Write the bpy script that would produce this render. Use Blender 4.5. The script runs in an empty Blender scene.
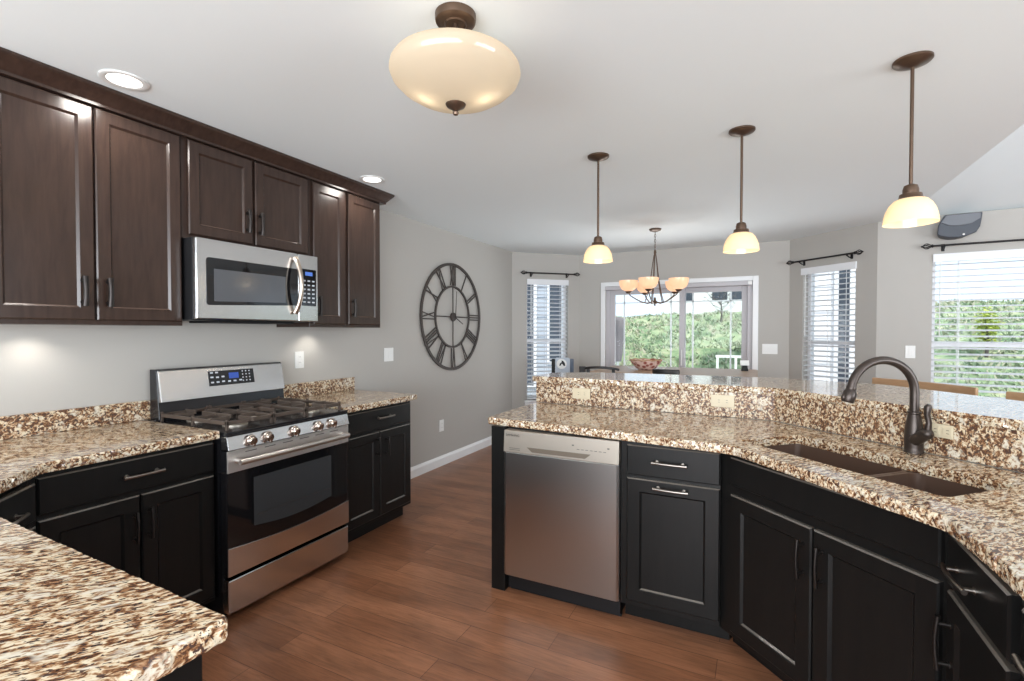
import bpy, bmesh, math, random
from mathutils import Matrix, Vector
from math import sin, cos, pi, sqrt, radians, atan2, hypot

random.seed(7)
S = bpy.context.scene
COL = S.collection

# ------------------------------------------------------------------ camera
F_PX = 490.6
cam_data = bpy.data.cameras.new('camera')
cam_data.sensor_width = 36.0
cam_data.lens = F_PX / 1024 * 36.0
cam_data.clip_start = 0.02
cam = bpy.data.objects.new('camera', cam_data)
COL.objects.link(cam)
CAM = (2.90, 0.0, 1.378)
cam.location = CAM
cam.rotation_euler = (radians(90 - 1.03), 0, radians(26.54))
S.camera = cam

# ------------------------------------------------------------------ sky, sun, daylight, fill lamps, exposure
S.view_settings.view_transform = 'Standard'
S.view_settings.look = 'None'
S.view_settings.exposure = 0.05
S.view_settings.gamma = 1.0
S.view_settings.use_curve_mapping = False
S.cycles.diffuse_bounces = 6
S.cycles.transparent_max_bounces = 24
S.cycles.sample_clamp_indirect = 6.0

world = bpy.data.worlds.new('sky')
S.world = world
world.use_nodes = True
wn = world.node_tree
bg = wn.nodes['Background']
bg.inputs['Color'].default_value = (0.74, 0.87, 1.0, 1)
bg.inputs['Strength'].default_value = 1.5

def light(name, kind, loc, power, color=(1, 1, 1), size=0.1, size_y=None, rot=(0, 0, 0), spot=None, blend=0.5, spread=None):
    d = bpy.data.lights.new(name, kind)
    d.energy = power
    d.color = color
    if kind == 'AREA':
        d.size = size
        if size_y:
            d.shape = 'RECTANGLE'; d.size_y = size_y
        else:
            d.shape = 'DISK'
        if spread: d.spread = spread
    elif kind == 'SPOT':
        d.shadow_soft_size = size
        d.spot_size = spot or radians(100); d.spot_blend = blend
    elif kind == 'POINT':
        d.shadow_soft_size = size
    elif kind == 'SUN':
        d.angle = size
    o = bpy.data.objects.new(name, d)
    COL.objects.link(o)
    o.location = loc
    o.rotation_euler = rot
    return o

light('sun', 'SUN', (0, 0, 10), 3.2, (1, 0.96, 0.9), radians(3), rot=(radians(42), 0, radians(28)))
# living room daylight and added unseen rear fill, both tilted up for the ceiling
light('daylight_living_room', 'AREA', (7.9, 0.5, 1.35), 205, (0.88, 0.94, 1.0), 3.6, 2.0, rot=(radians(114), 0, radians(90)))
light('rear_fill', 'AREA', (3.0, -3.1, 1.30), 400, (0.90, 0.95, 1.0), 5.6, 2.2, rot=(radians(114), 0, 0))
# added lamp hidden behind the bar, lifts the dining ceiling like patio bounce
light('patio_fill', 'AREA', (1.95, 7.05, 0.30), 60, (0.93, 0.96, 1.0), 1.9, 0.8, rot=(radians(-128), 0, 0))

# ------------------------------------------------------------------ materials
def M(name, color=(0.8, 0.8, 0.8), rough=0.5, metal=0.0, spec=0.5, coat=0.0, coat_rough=0.1):
    m = bpy.data.materials.new(name)
    m.use_nodes = True
    b = m.node_tree.nodes['Principled BSDF']
    b.inputs['Base Color'].default_value = (*color, 1)
    b.inputs['Roughness'].default_value = rough
    b.inputs['Metallic'].default_value = metal
    b.inputs['Specular IOR Level'].default_value = spec
    b.inputs['Coat Weight'].default_value = coat
    b.inputs['Coat Roughness'].default_value = coat_rough
    return m

def nodes(m):
    nt = m.node_tree
    return nt, nt.nodes, nt.links, nt.nodes['Principled BSDF']

def ramp(nt, stops, interp='LINEAR'):
    r = nt.nodes.new('ShaderNodeValToRGB')
    cr = r.color_ramp
    cr.interpolation = interp
    while len(cr.elements) < len(stops):
        cr.elements.new(0.5)
    for e, (p, c) in zip(cr.elements, stops):
        e.position = p
        e.color = (*c, 1)
    return r

def coords(nt, scale=(1, 1, 1), rot=(0, 0, 0), kind='Object'):
    tc = nt.nodes.new('ShaderNodeTexCoord')
    mp = nt.nodes.new('ShaderNodeMapping')
    mp.inputs['Scale'].default_value = scale
    mp.inputs['Rotation'].default_value = rot
    nt.links.new(tc.outputs[kind], mp.inputs['Vector'])
    return mp

def noise(nt, vec, scale, detail=3, rough=0.55, dist=0.0):
    n = nt.nodes.new('ShaderNodeTexNoise')
    n.inputs['Scale'].default_value = scale
    n.inputs['Detail'].default_value = detail
    n.inputs['Roughness'].default_value = rough
    n.inputs['Distortion'].default_value = dist
    if vec: nt.links.new(vec.outputs[0], n.inputs['Vector'])
    return n

def mixc(nt, fac, a, b, mode='MIX'):
    x = nt.nodes.new('ShaderNodeMix')
    x.data_type = 'RGBA'
    x.blend_type = mode
    for sock, v in ((x.inputs['Factor'], fac), (x.inputs[6], a), (x.inputs[7], b)):
        if isinstance(v, (int, float)): sock.default_value = v
        elif isinstance(v, tuple): sock.default_value = (*v, 1)
        else: nt.links.new(v, sock)
    return x.outputs[2]

def bump(nt, height, strength=0.2, dist=0.01):
    b = nt.nodes.new('ShaderNodeBump')
    b.inputs['Strength'].default_value = strength
    b.inputs['Distance'].default_value = dist
    nt.links.new(height, b.inputs['Height'])
    nt.links.new(b.outputs[0], nt.nodes['Principled BSDF'].inputs['Normal'])

def emit(name, color, strength):
    m = bpy.data.materials.new(name)
    m.use_nodes = True
    b = m.node_tree.nodes['Principled BSDF']
    b.inputs['Base Color'].default_value = (*color, 1)
    b.inputs['Emission Color'].default_value = (*color, 1)
    b.inputs['Emission Strength'].default_value = strength
    return m

def painted(name, color, rough=0.75, bumps=0.03):
    m = M(name, color, rough, spec=0.3)
    nt, N, L, B = nodes(m)
    n = noise(nt, coords(nt), 120, 3)
    bump(nt, n.outputs['Fac'], bumps, 0.004)
    return m

MAT = {}
MAT['wall'] = painted('greige_paint', (0.455, 0.435, 0.405))
MAT['ceiling'] = painted('ceiling_paint', (0.81, 0.86, 0.87), 0.9, 0.05)
MAT['trim'] = M('white_trim_paint', (0.82, 0.82, 0.82), 0.35)
MAT['white'] = M('white_plastic', (0.80, 0.80, 0.78), 0.4)
MAT['ivory'] = M('ivory_plastic', (0.60, 0.52, 0.37), 0.4)
MAT['slot'] = M('dark_slot', (0.10, 0.09, 0.08), 0.6)
MAT['slat'] = M('white_blind_vinyl', (0.80, 0.81, 0.83), 0.45)
MAT['vinyl'] = M('window_vinyl', (0.78, 0.78, 0.80), 0.4)
MAT['greyvinyl'] = M('patio_door_vinyl', (0.50, 0.48, 0.50), 0.4)
MAT['bronze'] = M('oil_rubbed_bronze', (0.055, 0.042, 0.036), 0.32, 0.6)
MAT['lampbronze'] = M('lamp_bronze', (0.13, 0.085, 0.06), 0.35, 0.8)
MAT['ironblack'] = M('black_iron', (0.02, 0.019, 0.02), 0.45, 0.5)
MAT['pull'] = M('lit_bronze_pull', (0.33, 0.30, 0.27), 0.28, 1.0)  # same bronze as the dark pulls, lightened where overhead light catches it
MAT['pulldark'] = M('dark_bronze_pull', (0.035, 0.03, 0.028), 0.35, 0.8)
MAT['blackgloss'] = M('black_glass', (0.006, 0.006, 0.007), 0.05, 0, 0.6)
MAT['enamel'] = M('black_enamel', (0.012, 0.012, 0.014), 0.18, 0, 0.5)
MAT['castiron'] = M('cast_iron', (0.10, 0.075, 0.06), 0.45, 0.3)
MAT['burner'] = M('burner_alloy', (0.55, 0.50, 0.43), 0.4, 0.8)
MAT['knob'] = M('knob_steel', (0.55, 0.47, 0.41), 0.25, 1.0)
MAT['darkplastic'] = M('dark_plastic', (0.008, 0.008, 0.009), 0.5, 0, 0.3)
MAT['sink'] = M('brown_composite', (0.085, 0.05, 0.035), 0.35, 0.0, 0.5)
MAT['clockmetal'] = M('aged_iron', (0.075, 0.062, 0.056), 0.6, 0.4)
MAT['speaker'] = M('slate_grey_plastic', (0.06, 0.068, 0.085), 0.5)
MAT['speakertop'] = M('grey_speaker_plastic', (0.16, 0.17, 0.19), 0.5)
MAT['blackwood'] = M('black_wood', (0.015, 0.013, 0.013), 0.35)
MAT['led_blue'] = emit('blue_display', (0.06, 0.14, 0.45), 0.5)
MAT['btn'] = M('panel_legend', (0.55, 0.58, 0.62), 0.5)
MAT['concrete'] = painted('patio_concrete', (0.55, 0.54, 0.52), 0.9)
MAT['greycloth'] = M('grey_canvas', (0.20, 0.185, 0.19), 0.9)
MAT['whitemetal'] = M('white_metal', (0.8, 0.84, 0.8), 0.4)

def mat_glass():
    m = bpy.data.materials.new('window_glass')
    m.use_nodes = True
    nt = m.node_tree
    nt.nodes.remove(nt.nodes['Principled BSDF'])
    t = nt.nodes.new('ShaderNodeBsdfTransparent'); t.inputs[0].default_value = (0.97, 0.98, 0.98, 1)
    g = nt.nodes.new('ShaderNodeBsdfGlossy'); g.inputs['Roughness'].default_value = 0.0
    fr = nt.nodes.new('ShaderNodeFresnel'); fr.inputs[0].default_value = 1.14
    mx = nt.nodes.new('ShaderNodeMixShader')
    nt.links.new(fr.outputs[0], mx.inputs[0]); nt.links.new(t.outputs[0], mx.inputs[1]); nt.links.new(g.outputs[0], mx.inputs[2])
    nt.links.new(mx.outputs[0], nt.nodes['Material Output'].inputs[0])
    return m
MAT['glass'] = mat_glass()

def mat_shade(name, color, gloss=0.08, glow=0.0, dif=0.4):
    """milk glass: a bulb behind it lights it through"""
    m = bpy.data.materials.new(name)
    m.use_nodes = True
    nt = m.node_tree
    nt.nodes.remove(nt.nodes['Principled BSDF'])
    t = nt.nodes.new('ShaderNodeBsdfTranslucent'); t.inputs[0].default_value = (*color, 1)
    d = nt.nodes.new('ShaderNodeBsdfDiffuse'); d.inputs[0].default_value = (*color, 1)
    m1 = nt.nodes.new('ShaderNodeMixShader'); m1.inputs[0].default_value = dif
    nt.links.new(t.outputs[0], m1.inputs[1]); nt.links.new(d.outputs[0], m1.inputs[2])
    g = nt.nodes.new('ShaderNodeBsdfGlossy'); g.inputs['Roughness'].default_value = 0.08
    m2 = nt.nodes.new('ShaderNodeMixShader'); m2.inputs[0].default_value = gloss
    nt.links.new(m1.outputs[0], m2.inputs[1]); nt.links.new(g.outputs[0], m2.inputs[2])
    out = m2.outputs[0]
    if glow > 0:
        e = nt.nodes.new('ShaderNodeEmission'); e.inputs[0].default_value = (*color, 1); e.inputs[1].default_value = glow
        a = nt.nodes.new('ShaderNodeAddShader')
        nt.links.new(out, a.inputs[0]); nt.links.new(e.outputs[0], a.inputs[1])
        out = a.outputs[0]
    nt.links.new(out, nt.nodes['Material Output'].inputs[0])
    return m
MAT['shade'] = mat_shade('amber_milk_glass', (0.95, 0.74, 0.47), 0.05, 0.18, 0.68)
MAT['shade_peach'] = mat_shade('peach_milk_glass', (0.95, 0.66, 0.45), 0.04, 0.26)
MAT['shade_cream'] = mat_shade('cream_milk_glass', (0.73, 0.63, 0.49), 0.06, 0.03)
MAT['bulb'] = emit('lit_bulb', (1.0, 0.93, 0.78), 0.8)
MAT['downlight'] = emit('lit_downlight', (1.0, 0.97, 0.92), 3.0)

def mat_granite(name='speckled_granite', rough=0.06, k=1.0, sh=0.0, spec=0.7):
    m = M(name, rough=rough, spec=spec)
    nt, N, L, B = nodes(m)
    tc = coords(nt, (1, 1, 1), (0, 0, radians(-52)))
    mp = nt.nodes.new('ShaderNodeMapping'); mp.inputs['Scale'].default_value = (0.62, 1.5, 1.25)
    L.new(tc.outputs[0], mp.inputs['Vector'])
    n1 = noise(nt, mp, 64 * k, 3.0, 0.60, 0.7)
    r1 = ramp(nt, [(0.36 + sh, (0.075, 0.034, 0.02)), (0.43 + sh, (0.20, 0.092, 0.042)), (0.485 + sh, (0.38, 0.22, 0.115)),
                   (0.525 + sh, (0.62, 0.49, 0.33)), (0.60 + sh, (0.72, 0.63, 0.47)), (0.75, (0.70, 0.64, 0.51))])
    L.new(n1.outputs['Fac'], r1.inputs[0])
    n2 = noise(nt, mp, 120 * k, 2, 0.5, 0.5)
    r2 = ramp(nt, [(0.39 + sh, (1, 1, 1)), (0.43 + sh, (0, 0, 0))])
    L.new(n2.outputs['Fac'], r2.inputs[0])
    c1 = mixc(nt, r2.outputs[0], r1.outputs[0], (0.07, 0.043, 0.036))
    n3 = noise(nt, mp, 20 * k, 2, 0.5, 0.3)
    r3 = ramp(nt, [(0.575, (0, 0, 0)), (0.64, (0.9, 0.9, 0.9))])
    L.new(n3.outputs['Fac'], r3.inputs[0])
    n4 = noise(nt, mp, 85 * k, 3, 0.6, 0.6)
    r4 = ramp(nt, [(0.40, (0.28, 0.15, 0.08)), (0.48, (0.66, 0.59, 0.46)), (0.62, (0.74, 0.70, 0.61))])
    L.new(n4.outputs['Fac'], r4.inputs[0])
    c2 = mixc(nt, r3.outputs[0], c1, r4.outputs[0])
    L.new(c2, B.inputs['Base Color'])
    return m
MAT['granite'] = mat_granite()
MAT['granite_splash'] = mat_granite('speckled_granite_honed', 0.34, 0.80, 0.02, 0.35)

def mat_floor():
    m = M('hand_scraped_hardwood', rough=0.33, spec=0.45)
    nt, N, L, B = nodes(m)
    mp = coords(nt)
    br = nt.nodes.new('ShaderNodeTexBrick')
    br.offset = 0.37; br.offset_frequency = 2
    L.new(mp.outputs[0], br.inputs['Vector'])
    br.inputs['Scale'].default_value = 1.0
    br.inputs['Brick Width'].default_value = 1.05
    br.inputs['Row Height'].default_value = 0.13
    br.inputs['Mortar Size'].default_value = 0.0013
    br.inputs['Mortar Smooth'].default_value = 0.2
    br.inputs['Color1'].default_value = (0.0, 0.0, 0.0, 1)
    br.inputs['Color2'].default_value = (1, 1, 1, 1)
    br.inputs['Mortar'].default_value = (0.5, 0.5, 0.5, 1)
    tone = ramp(nt, [(0.0, (0.25, 0.106, 0.054)), (0.5, (0.30, 0.131, 0.068)), (1.0, (0.36, 0.163, 0.086))])
    L.new(br.outputs['Color'], tone.inputs[0])
    g = coords(nt, (2.2, 26, 1))
    n = noise(nt, g, 3.0, 6, 0.62, 0.8)
    rg = ramp(nt, [(0.30, (0.62, 0.58, 0.55)), (0.55, (1.0, 1.0, 1.0)), (0.75, (1.22, 1.2, 1.18))])
    L.new(n.outputs['Fac'], rg.inputs[0])
    c = mixc(nt, 0.75, tone.outputs[0], rg.outputs[0], 'MULTIPLY')
    n2 = noise(nt, coords(nt, (1, 3, 1)), 2.2, 3)
    rb = ramp(nt, [(0.35, (0.72, 0.70, 0.68)), (0.65, (1.2, 1.17, 1.14))])
    L.new(n2.outputs['Fac'], rb.inputs[0])
    c = mixc(nt, 0.8, c, rb.outputs[0], 'MULTIPLY')
    c = mixc(nt, br.outputs['Fac'], c, (0.10, 0.042, 0.024))
    L.new(c, B.inputs['Base Color'])
    bump(nt, n.outputs['Fac'], 0.12, 0.004)
    return m
MAT['floor'] = mat_floor()

def mat_wood(name, c0, c1, rough, scale=(14, 14, 1.6), coat=0.0, spec=0.5):
    m = M(name, rough=rough, spec=spec, coat=coat, coat_rough=0.12)
    nt, N, L, B = nodes(m)
    n = noise(nt, coords(nt, scale), 3.0, 5, 0.6, 0.5)
    r = ramp(nt, [(0.3, c0), (0.7, c1)])
    L.new(n.outputs['Fac'], r.inputs[0])
    L.new(r.outputs[0], B.inputs['Base Color'])
    return m
MAT['espresso'] = mat_wood('espresso_stain', (0.029, 0.0165, 0.0125), (0.043, 0.025, 0.0185), 0.21, coat=0.0, spec=0.5)
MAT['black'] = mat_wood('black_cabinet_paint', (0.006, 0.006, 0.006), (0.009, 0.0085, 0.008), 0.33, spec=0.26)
MAT['black_edge'] = M('black_edge_highlight', (0.12, 0.105, 0.09), 0.2, spec=1.0)  # painted highlight on upward-facing edges, stands in for ceiling light
MAT['espresso_edge'] = M('brown_edge_highlight', (0.10, 0.065, 0.05), 0.2, spec=0.6)  # same painted ceiling-light highlight for the brown doors
MAT['tan'] = mat_wood('tan_maple', (0.40, 0.24, 0.13), (0.52, 0.33, 0.19), 0.4, (1.5, 12, 12))
MAT['table'] = mat_wood('table_wood', (0.40, 0.27, 0.18), (0.48, 0.34, 0.24), 0.4, (1.5, 12, 12))

def mat_steel(name, color, rough, aniso=0.0, rot=0.0):
    m = M(name, color, rough, 1.0)
    nt, N, L, B = nodes(m)
    if aniso:
        B.inputs['Anisotropic'].default_value = aniso
        B.inputs['Anisotropic Rotation'].default_value = rot
        g = nt.nodes.new('ShaderNodeNewGeometry')
        x = nt.nodes.new('ShaderNodeVectorMath'); x.operation = 'CROSS_PRODUCT'
        L.new(g.outputs['Normal'], x.inputs[0]); x.inputs[1].default_value = (0, 0, 1)
        L.new(x.outputs[0], B.inputs['Tangent'])
    return m
MAT['steel'] = mat_steel('brushed_stainless', (0.66, 0.66, 0.66), 0.22, 0.6, 0.0)
MAT['steeldw'] = mat_steel('brushed_dishwasher_steel', (0.50, 0.50, 0.49), 0.28, 0.8, 0.0)
MAT['steelstrip'] = M('satin_control_strip', (0.34, 0.30, 0.255), 0.4, 0.7)

def mat_hill():
    m = M('hillside_growth', rough=0.95, spec=0.1)
    nt, N, L, B = nodes(m)
    n = noise(nt, coords(nt), 2.6, 6, 0.7, 0.4)
    r = ramp(nt, [(0.32, (0.12, 0.19, 0.11)), (0.45, (0.24, 0.34, 0.19)), (0.56, (0.40, 0.47, 0.28)), (0.68, (0.56, 0.53, 0.37))])
    L.new(n.outputs['Fac'], r.inputs[0]); L.new(r.outputs[0], B.inputs['Base Color'])
    return m
MAT['hill'] = mat_hill()
MAT['leaf_green'] = M('shrub_leaf_green', (0.19, 0.27, 0.17), 0.8)
MAT['leaf_pale'] = M('shrub_leaf_pale', (0.36, 0.42, 0.29), 0.8)
MAT['leaf_dry'] = M('shrub_leaf_straw', (0.52, 0.50, 0.38), 0.8)
MAT['leaf_yellow'] = M('sapling_leaf', (0.50, 0.58, 0.12), 0.8)
MAT['bark'] = M('bark', (0.10, 0.085, 0.075), 0.9)
MAT['siding_blue'] = M('grey_blue_siding', (0.42, 0.45, 0.50), 0.7)
MAT['siding_white'] = M('white_siding', (0.80, 0.80, 0.82), 0.7)
MAT['roof'] = M('dark_shingle', (0.10, 0.11, 0.13), 0.8)
MAT['darkpane'] = M('dark_window_pane', (0.05, 0.06, 0.08), 0.1)

def mat_basket():
    m = M('red_white_weave', rough=0.6)
    nt, N, L, B = nodes(m)
    v = nt.nodes.new('ShaderNodeTexVoronoi'); v.inputs['Scale'].default_value = 22
    mp = coords(nt)
    L.new(mp.outputs[0], v.inputs['Vector'])
    r = ramp(nt, [(0.3, (0.30, 0.07, 0.05)), (0.55, (0.75, 0.55, 0.48))])
    L.new(v.outputs['Distance'], r.inputs[0]); L.new(r.outputs[0], B.inputs['Base Color'])
    return m
MAT['basket'] = mat_basket()

# ------------------------------------------------------------------ mesh helpers
class MB:
    def __init__(self):
        self.bm = bmesh.new()
        self.xf = None
        self.mi = 0
        self.smooth = False

    def v(self, p):
        p = Vector(p)
        return self.bm.verts.new(self.xf @ p if self.xf is not None else p)

    def f(self, vs):
        try:
            fc = self.bm.faces.new(vs)
        except ValueError:
            return None
        fc.material_index = self.mi
        fc.smooth = self.smooth
        return fc

    def box(self, x0, x1, y0, y1, z0, z1):
        if x0 > x1: x0, x1 = x1, x0
        if y0 > y1: y0, y1 = y1, y0
        if z0 > z1: z0, z1 = z1, z0
        a = [self.v(p) for p in ((x0, y0, z0), (x1, y0, z0), (x1, y1, z0), (x0, y1, z0), (x0, y0, z1), (x1, y0, z1), (x1, y1, z1), (x0, y1, z1))]
        for q in ((3, 2, 1, 0), (4, 5, 6, 7), (0, 1, 5, 4), (1, 2, 6, 5), (2, 3, 7, 6), (3, 0, 4, 7)):
            self.f([a[i] for i in q])
        return self

    def prism(self, poly, h0, h1, fn=lambda a, b, h: (a, b, h)):
        area = sum(poly[i][0] * poly[(i + 1) % len(poly)][1] - poly[(i + 1) % len(poly)][0] * poly[i][1] for i in range(len(poly)))
        if area < 0: poly = poly[::-1]
        lo = [self.v(fn(a, b, h0)) for a, b in poly]
        hi = [self.v(fn(a, b, h1)) for a, b in poly]
        self.f(lo[::-1]); self.f(hi)
        n = len(poly)
        for i in range(n):
            j = (i + 1) % n
            self.f([lo[i], lo[j], hi[j], hi[i]])
        return self

    def lathe(self, prof, seg=32, c=(0, 0, 0), rot=None, cap0=False, cap1=False):
        """profile of (radius, height) about z through c"""
        R = rot or Matrix.Identity(3)
        rings = []
        for r, z in prof:
            if r < 1e-6:
                rings.append([self.v(Vector(c) + R @ Vector((0, 0, z)))])
            else:
                rings.append([self.v(Vector(c) + R @ Vector((r * cos(2 * pi * k / seg), r * sin(2 * pi * k / seg), z))) for k in range(seg)])
        for A, Bq in zip(rings, rings[1:]):
            for k in range(seg):
                l = (k + 1) % seg
                if len(A) == 1 and len(Bq) > 1: self.f([A[0], Bq[l], Bq[k]])
                elif len(Bq) == 1 and len(A) > 1: self.f([A[k], A[l], Bq[0]])
                elif len(A) > 1: self.f([A[k], A[l], Bq[l], Bq[k]])
        if cap0 and len(rings[0]) > 1: self.f(rings[0][::-1])
        if cap1 and len(rings[-1]) > 1: self.f(rings[-1])
        return self

    def cyl(self, p, q, r, seg=16, r2=None):
        p, q = Vector(p), Vector(q)
        d = q - p
        R = d.to_track_quat('Z', 'Y').to_matrix()
        return self.lathe([(r, 0), (r if r2 is None else r2, d.length)], seg, p, R, True, True)

    def tube(self, pts, r, seg=10, closed=False):
        pts = [Vector(p) for p in pts]
        n = len(pts)
        rings = []
        prev = None
        for i, p in enumerate(pts):
            a = pts[(i - 1) % n] if (closed or i > 0) else p
            b = pts[(i + 1) % n] if (closed or i < n - 1) else p
            t = (b - a).normalized()
            if prev is None:
                up = Vector((0, 0, 1)) if abs(t.z) < 0.9 else Vector((1, 0, 0))
                u = t.cross(up).normalized()
            else:
                u = (prev - t * prev.dot(t)).normalized()
            prev = u
            w = t.cross(u)
            rr = r[i] if isinstance(r, (list, tuple)) else r
            rings.append([self.v(p + (u * cos(2 * pi * k / seg) + w * sin(2 * pi * k / seg)) * rr) for k in range(seg)])
        m = n if closed else n - 1
        for i in range(m):
            A, Bq = rings[i], rings[(i + 1) % n]
            for k in range(seg):
                l = (k + 1) % seg
                self.f([A[k], A[l], Bq[l], Bq[k]])
        if not closed:
            self.f(rings[0][::-1]); self.f(rings[-1])
        return self

    def ball(self, c, r, seg=16, sz=1.0):
        n = max(6, seg // 2)
        prof = [(r * sin(pi * k / n), -r * sz * cos(pi * k / n)) for k in range(n + 1)]
        prof[0] = (0, -r * sz); prof[-1] = (0, r * sz)
        return self.lathe(prof, seg, c)

    def build(self, name, mats, parent=None, bevel=0.0, seg=2, auto=None):
        me = bpy.data.meshes.new(name)
        bmesh.ops.recalc_face_normals(self.bm, faces=self.bm.faces[:])
        self.bm.to_mesh(me)
        self.bm.free()
        for m in (mats if isinstance(mats, (list, tuple)) else [mats]):
            me.materials.append(MAT[m] if isinstance(m, str) else m)
        if auto is not None:
            for p in me.polygons: p.use_smooth = True
            me.set_sharp_from_angle(angle=radians(auto))
        o = bpy.data.objects.new(name, me)
        COL.objects.link(o)
        if parent is not None: o.parent = parent
        if bevel > 0:
            b = o.modifiers.new('bevel', 'BEVEL')
            b.width = bevel; b.segments = seg; b.limit_method = 'ANGLE'; b.angle_limit = radians(40)
        return o

def box_obj(name, mat, dims, parent=None, bevel=0.0):
    return MB().box(*dims).build(name, mat, parent, bevel)

def thing(name, label, cat, loc=(0, 0, 0), rotz=0.0, group=None):
    o = bpy.data.objects.new(name, None)
    o.empty_display_size = 0.1
    COL.objects.link(o)
    o.location = loc
    o.rotation_euler = (0, 0, rotz)
    o['label'] = label; o['category'] = cat
    if group: o['group'] = group
    return o

def tag(o, label, cat, group=None, kind=None):
    o['label'] = label; o['category'] = cat
    if group: o['group'] = group
    if kind: o['kind'] = kind
    return o

def struct(o):
    o['kind'] = 'structure'
    return o

def frame_xf(x, y, rotz, z=0):
    return Matrix.Translation((x, y, z)) @ Matrix.Rotation(rotz, 4, 'Z')

def text_mesh(name, body, size, mat, parent, loc, rot=(radians(90), 0, 0), depth=0.0004):
    cu = bpy.data.curves.new(name, 'FONT')
    cu.body = body; cu.size = size; cu.extrude = depth
    cu.align_x = 'CENTER'; cu.align_y = 'CENTER'
    o = bpy.data.objects.new(name, cu)
    COL.objects.link(o)
    dg = bpy.context.evaluated_depsgraph_get()
    me = bpy.data.meshes.new_from_object(o.evaluated_get(dg))
    bpy.data.objects.remove(o)
    me.materials.clear(); me.materials.append(MAT[mat])
    t = bpy.data.objects.new(name, me)
    COL.objects.link(t)
    t.parent = parent; t.location = loc; t.rotation_euler = rot
    return t

# ------------------------------------------------------------------ room shell
CEIL = 2.43
A_ = (0.0, 5.81); B_ = (0.70, 6.49); C_ = (3.23, 6.49); D_ = (3.93, 5.805); E_ = (8.0, 5.50)

def wall(name, P, Q, z1, openings=(), thick=0.14, z0=0.0):
    """room side is to the right of P->Q; openings are (u0,u1,z0,z1)"""
    L = hypot(Q[0] - P[0], Q[1] - P[1]); ang = atan2(Q[1] - P[1], Q[0] - P[0])
    mb = MB(); mb.xf = frame_xf(P[0], P[1], ang)
    us = sorted({0.0, L, *[o[0] for o in openings], *[o[1] for o in openings]})
    for a, b in zip(us, us[1:]):
        mid = (a + b) / 2
        hole = [o for o in openings if o[0] < mid < o[1]]
        if not hole: mb.box(a, b, 0, thick, z0, z1)
        else:
            h = hole[0]
            if h[2] > z0: mb.box(a, b, 0, thick, z0, h[2])
            if h[3] < z1: mb.box(a, b, 0, thick, h[3], z1)
    return struct(mb.build(name, 'wall'))

MBf = MB(); MBf.prism([(-0.14, -3.3), (8.14, -3.3), (8.14, 5.5), (3.93, 5.805), (3.23, 6.62), (0.70, 6.62), (-0.14, 5.9)], -0.05, 0)
struct(MBf.build('floor', 'floor'))
MBc = MB(); MBc.prism([(-0.14, -3.3), (4.10, -3.3), (4.10, 5.93), (3.97, 5.93), (3.28, 6.63), (0.65, 6.63), (-0.14, 5.93)], CEIL, CEIL + 0.06)
struct(MBc.build('ceiling', 'ceiling'))
# vaulted ceiling over the living room and the gable strip between the two ceilings
def slope(y): return CEIL + 0.36 * (5.85 - y)
vb = MB()
RIDGE = 1.3
vb.prism([(5.95, slope(5.95)), (RIDGE, slope(RIDGE)), (RIDGE, slope(RIDGE) + 0.06), (5.95, slope(5.95) + 0.06)], 4.04, 8.14, lambda a, b, h: (h, a, b))
vb.prism([(RIDGE, slope(RIDGE)), (-3.3, 2.5), (-3.3, 2.56), (RIDGE, slope(RIDGE) + 0.06)], 4.04, 8.14, lambda a, b, h: (h, a, b))
struct(vb.build('ceiling_vault', 'ceiling'))
gb = MB()
gb.prism([(5.83, CEIL + 0.061), (RIDGE, CEIL + 0.061), (RIDGE, slope(RIDGE) - 0.002), (5.65, slope(5.65) - 0.002)], 4.04, 4.095, lambda a, b, h: (h, a, b))
gb.prism([(RIDGE, CEIL + 0.061), (-3.2, CEIL + 0.061), (-3.2, 2.5), (RIDGE, slope(RIDGE) - 0.002)], 4.04, 4.095, lambda a, b, h: (h, a, b))
struct(gb.build('wall_gable', 'ceiling'))

W1 = (0.205, 0.805, 0.46, 2.07); W2 = (0.175, 0.77, 0.46, 2.07); W3 = (0.41, 2.05, 0.46, 2.075)
DOOR = (0.37, 2.15, 0.0, 1.985)
wall('wall_left', (0, -3.3), A_, CEIL)
wall('wall_bay_left', A_, B_, CEIL, [W1])
wall('wall_back', B_, C_, CEIL, [DOOR])
wall('wall_bay_right', C_, D_, CEIL, [W2])
wall('wall_right_back', D_, E_, 2.44, [W3])
wall('wall_right', (8.0, 5.5), (8.0, -3.3), 4.2, [(3.0, 7.0, 0.3, 2.5)])
wall('wall_rear', (8.0, -3.2), (0, -3.2), 2.55, [(2.1, 7.9, 0.15, 2.4)])

def baseboard(name, P, Q):
    L = hypot(Q[0] - P[0], Q[1] - P[1]); ang = atan2(Q[1] - P[1], Q[0] - P[0])
    mb = MB(); mb.xf = frame_xf(P[0], P[1], ang)
    mb.prism([(0, 0), (-0.016, 0), (-0.016, 0.075), (-0.008, 0.098), (0, 0.102)], 0, L, lambda a, b, h: (h, a, b))
    return struct(mb.build(name, 'trim'))
baseboard('baseboard_left', (0, 2.95), (0, 5.80))
baseboard('baseboard_bay_left', A_, B_)
baseboard('baseboard_back', (2.94, 6.49), C_)
baseboard('baseboard_bay_right', C_, D_)

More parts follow.
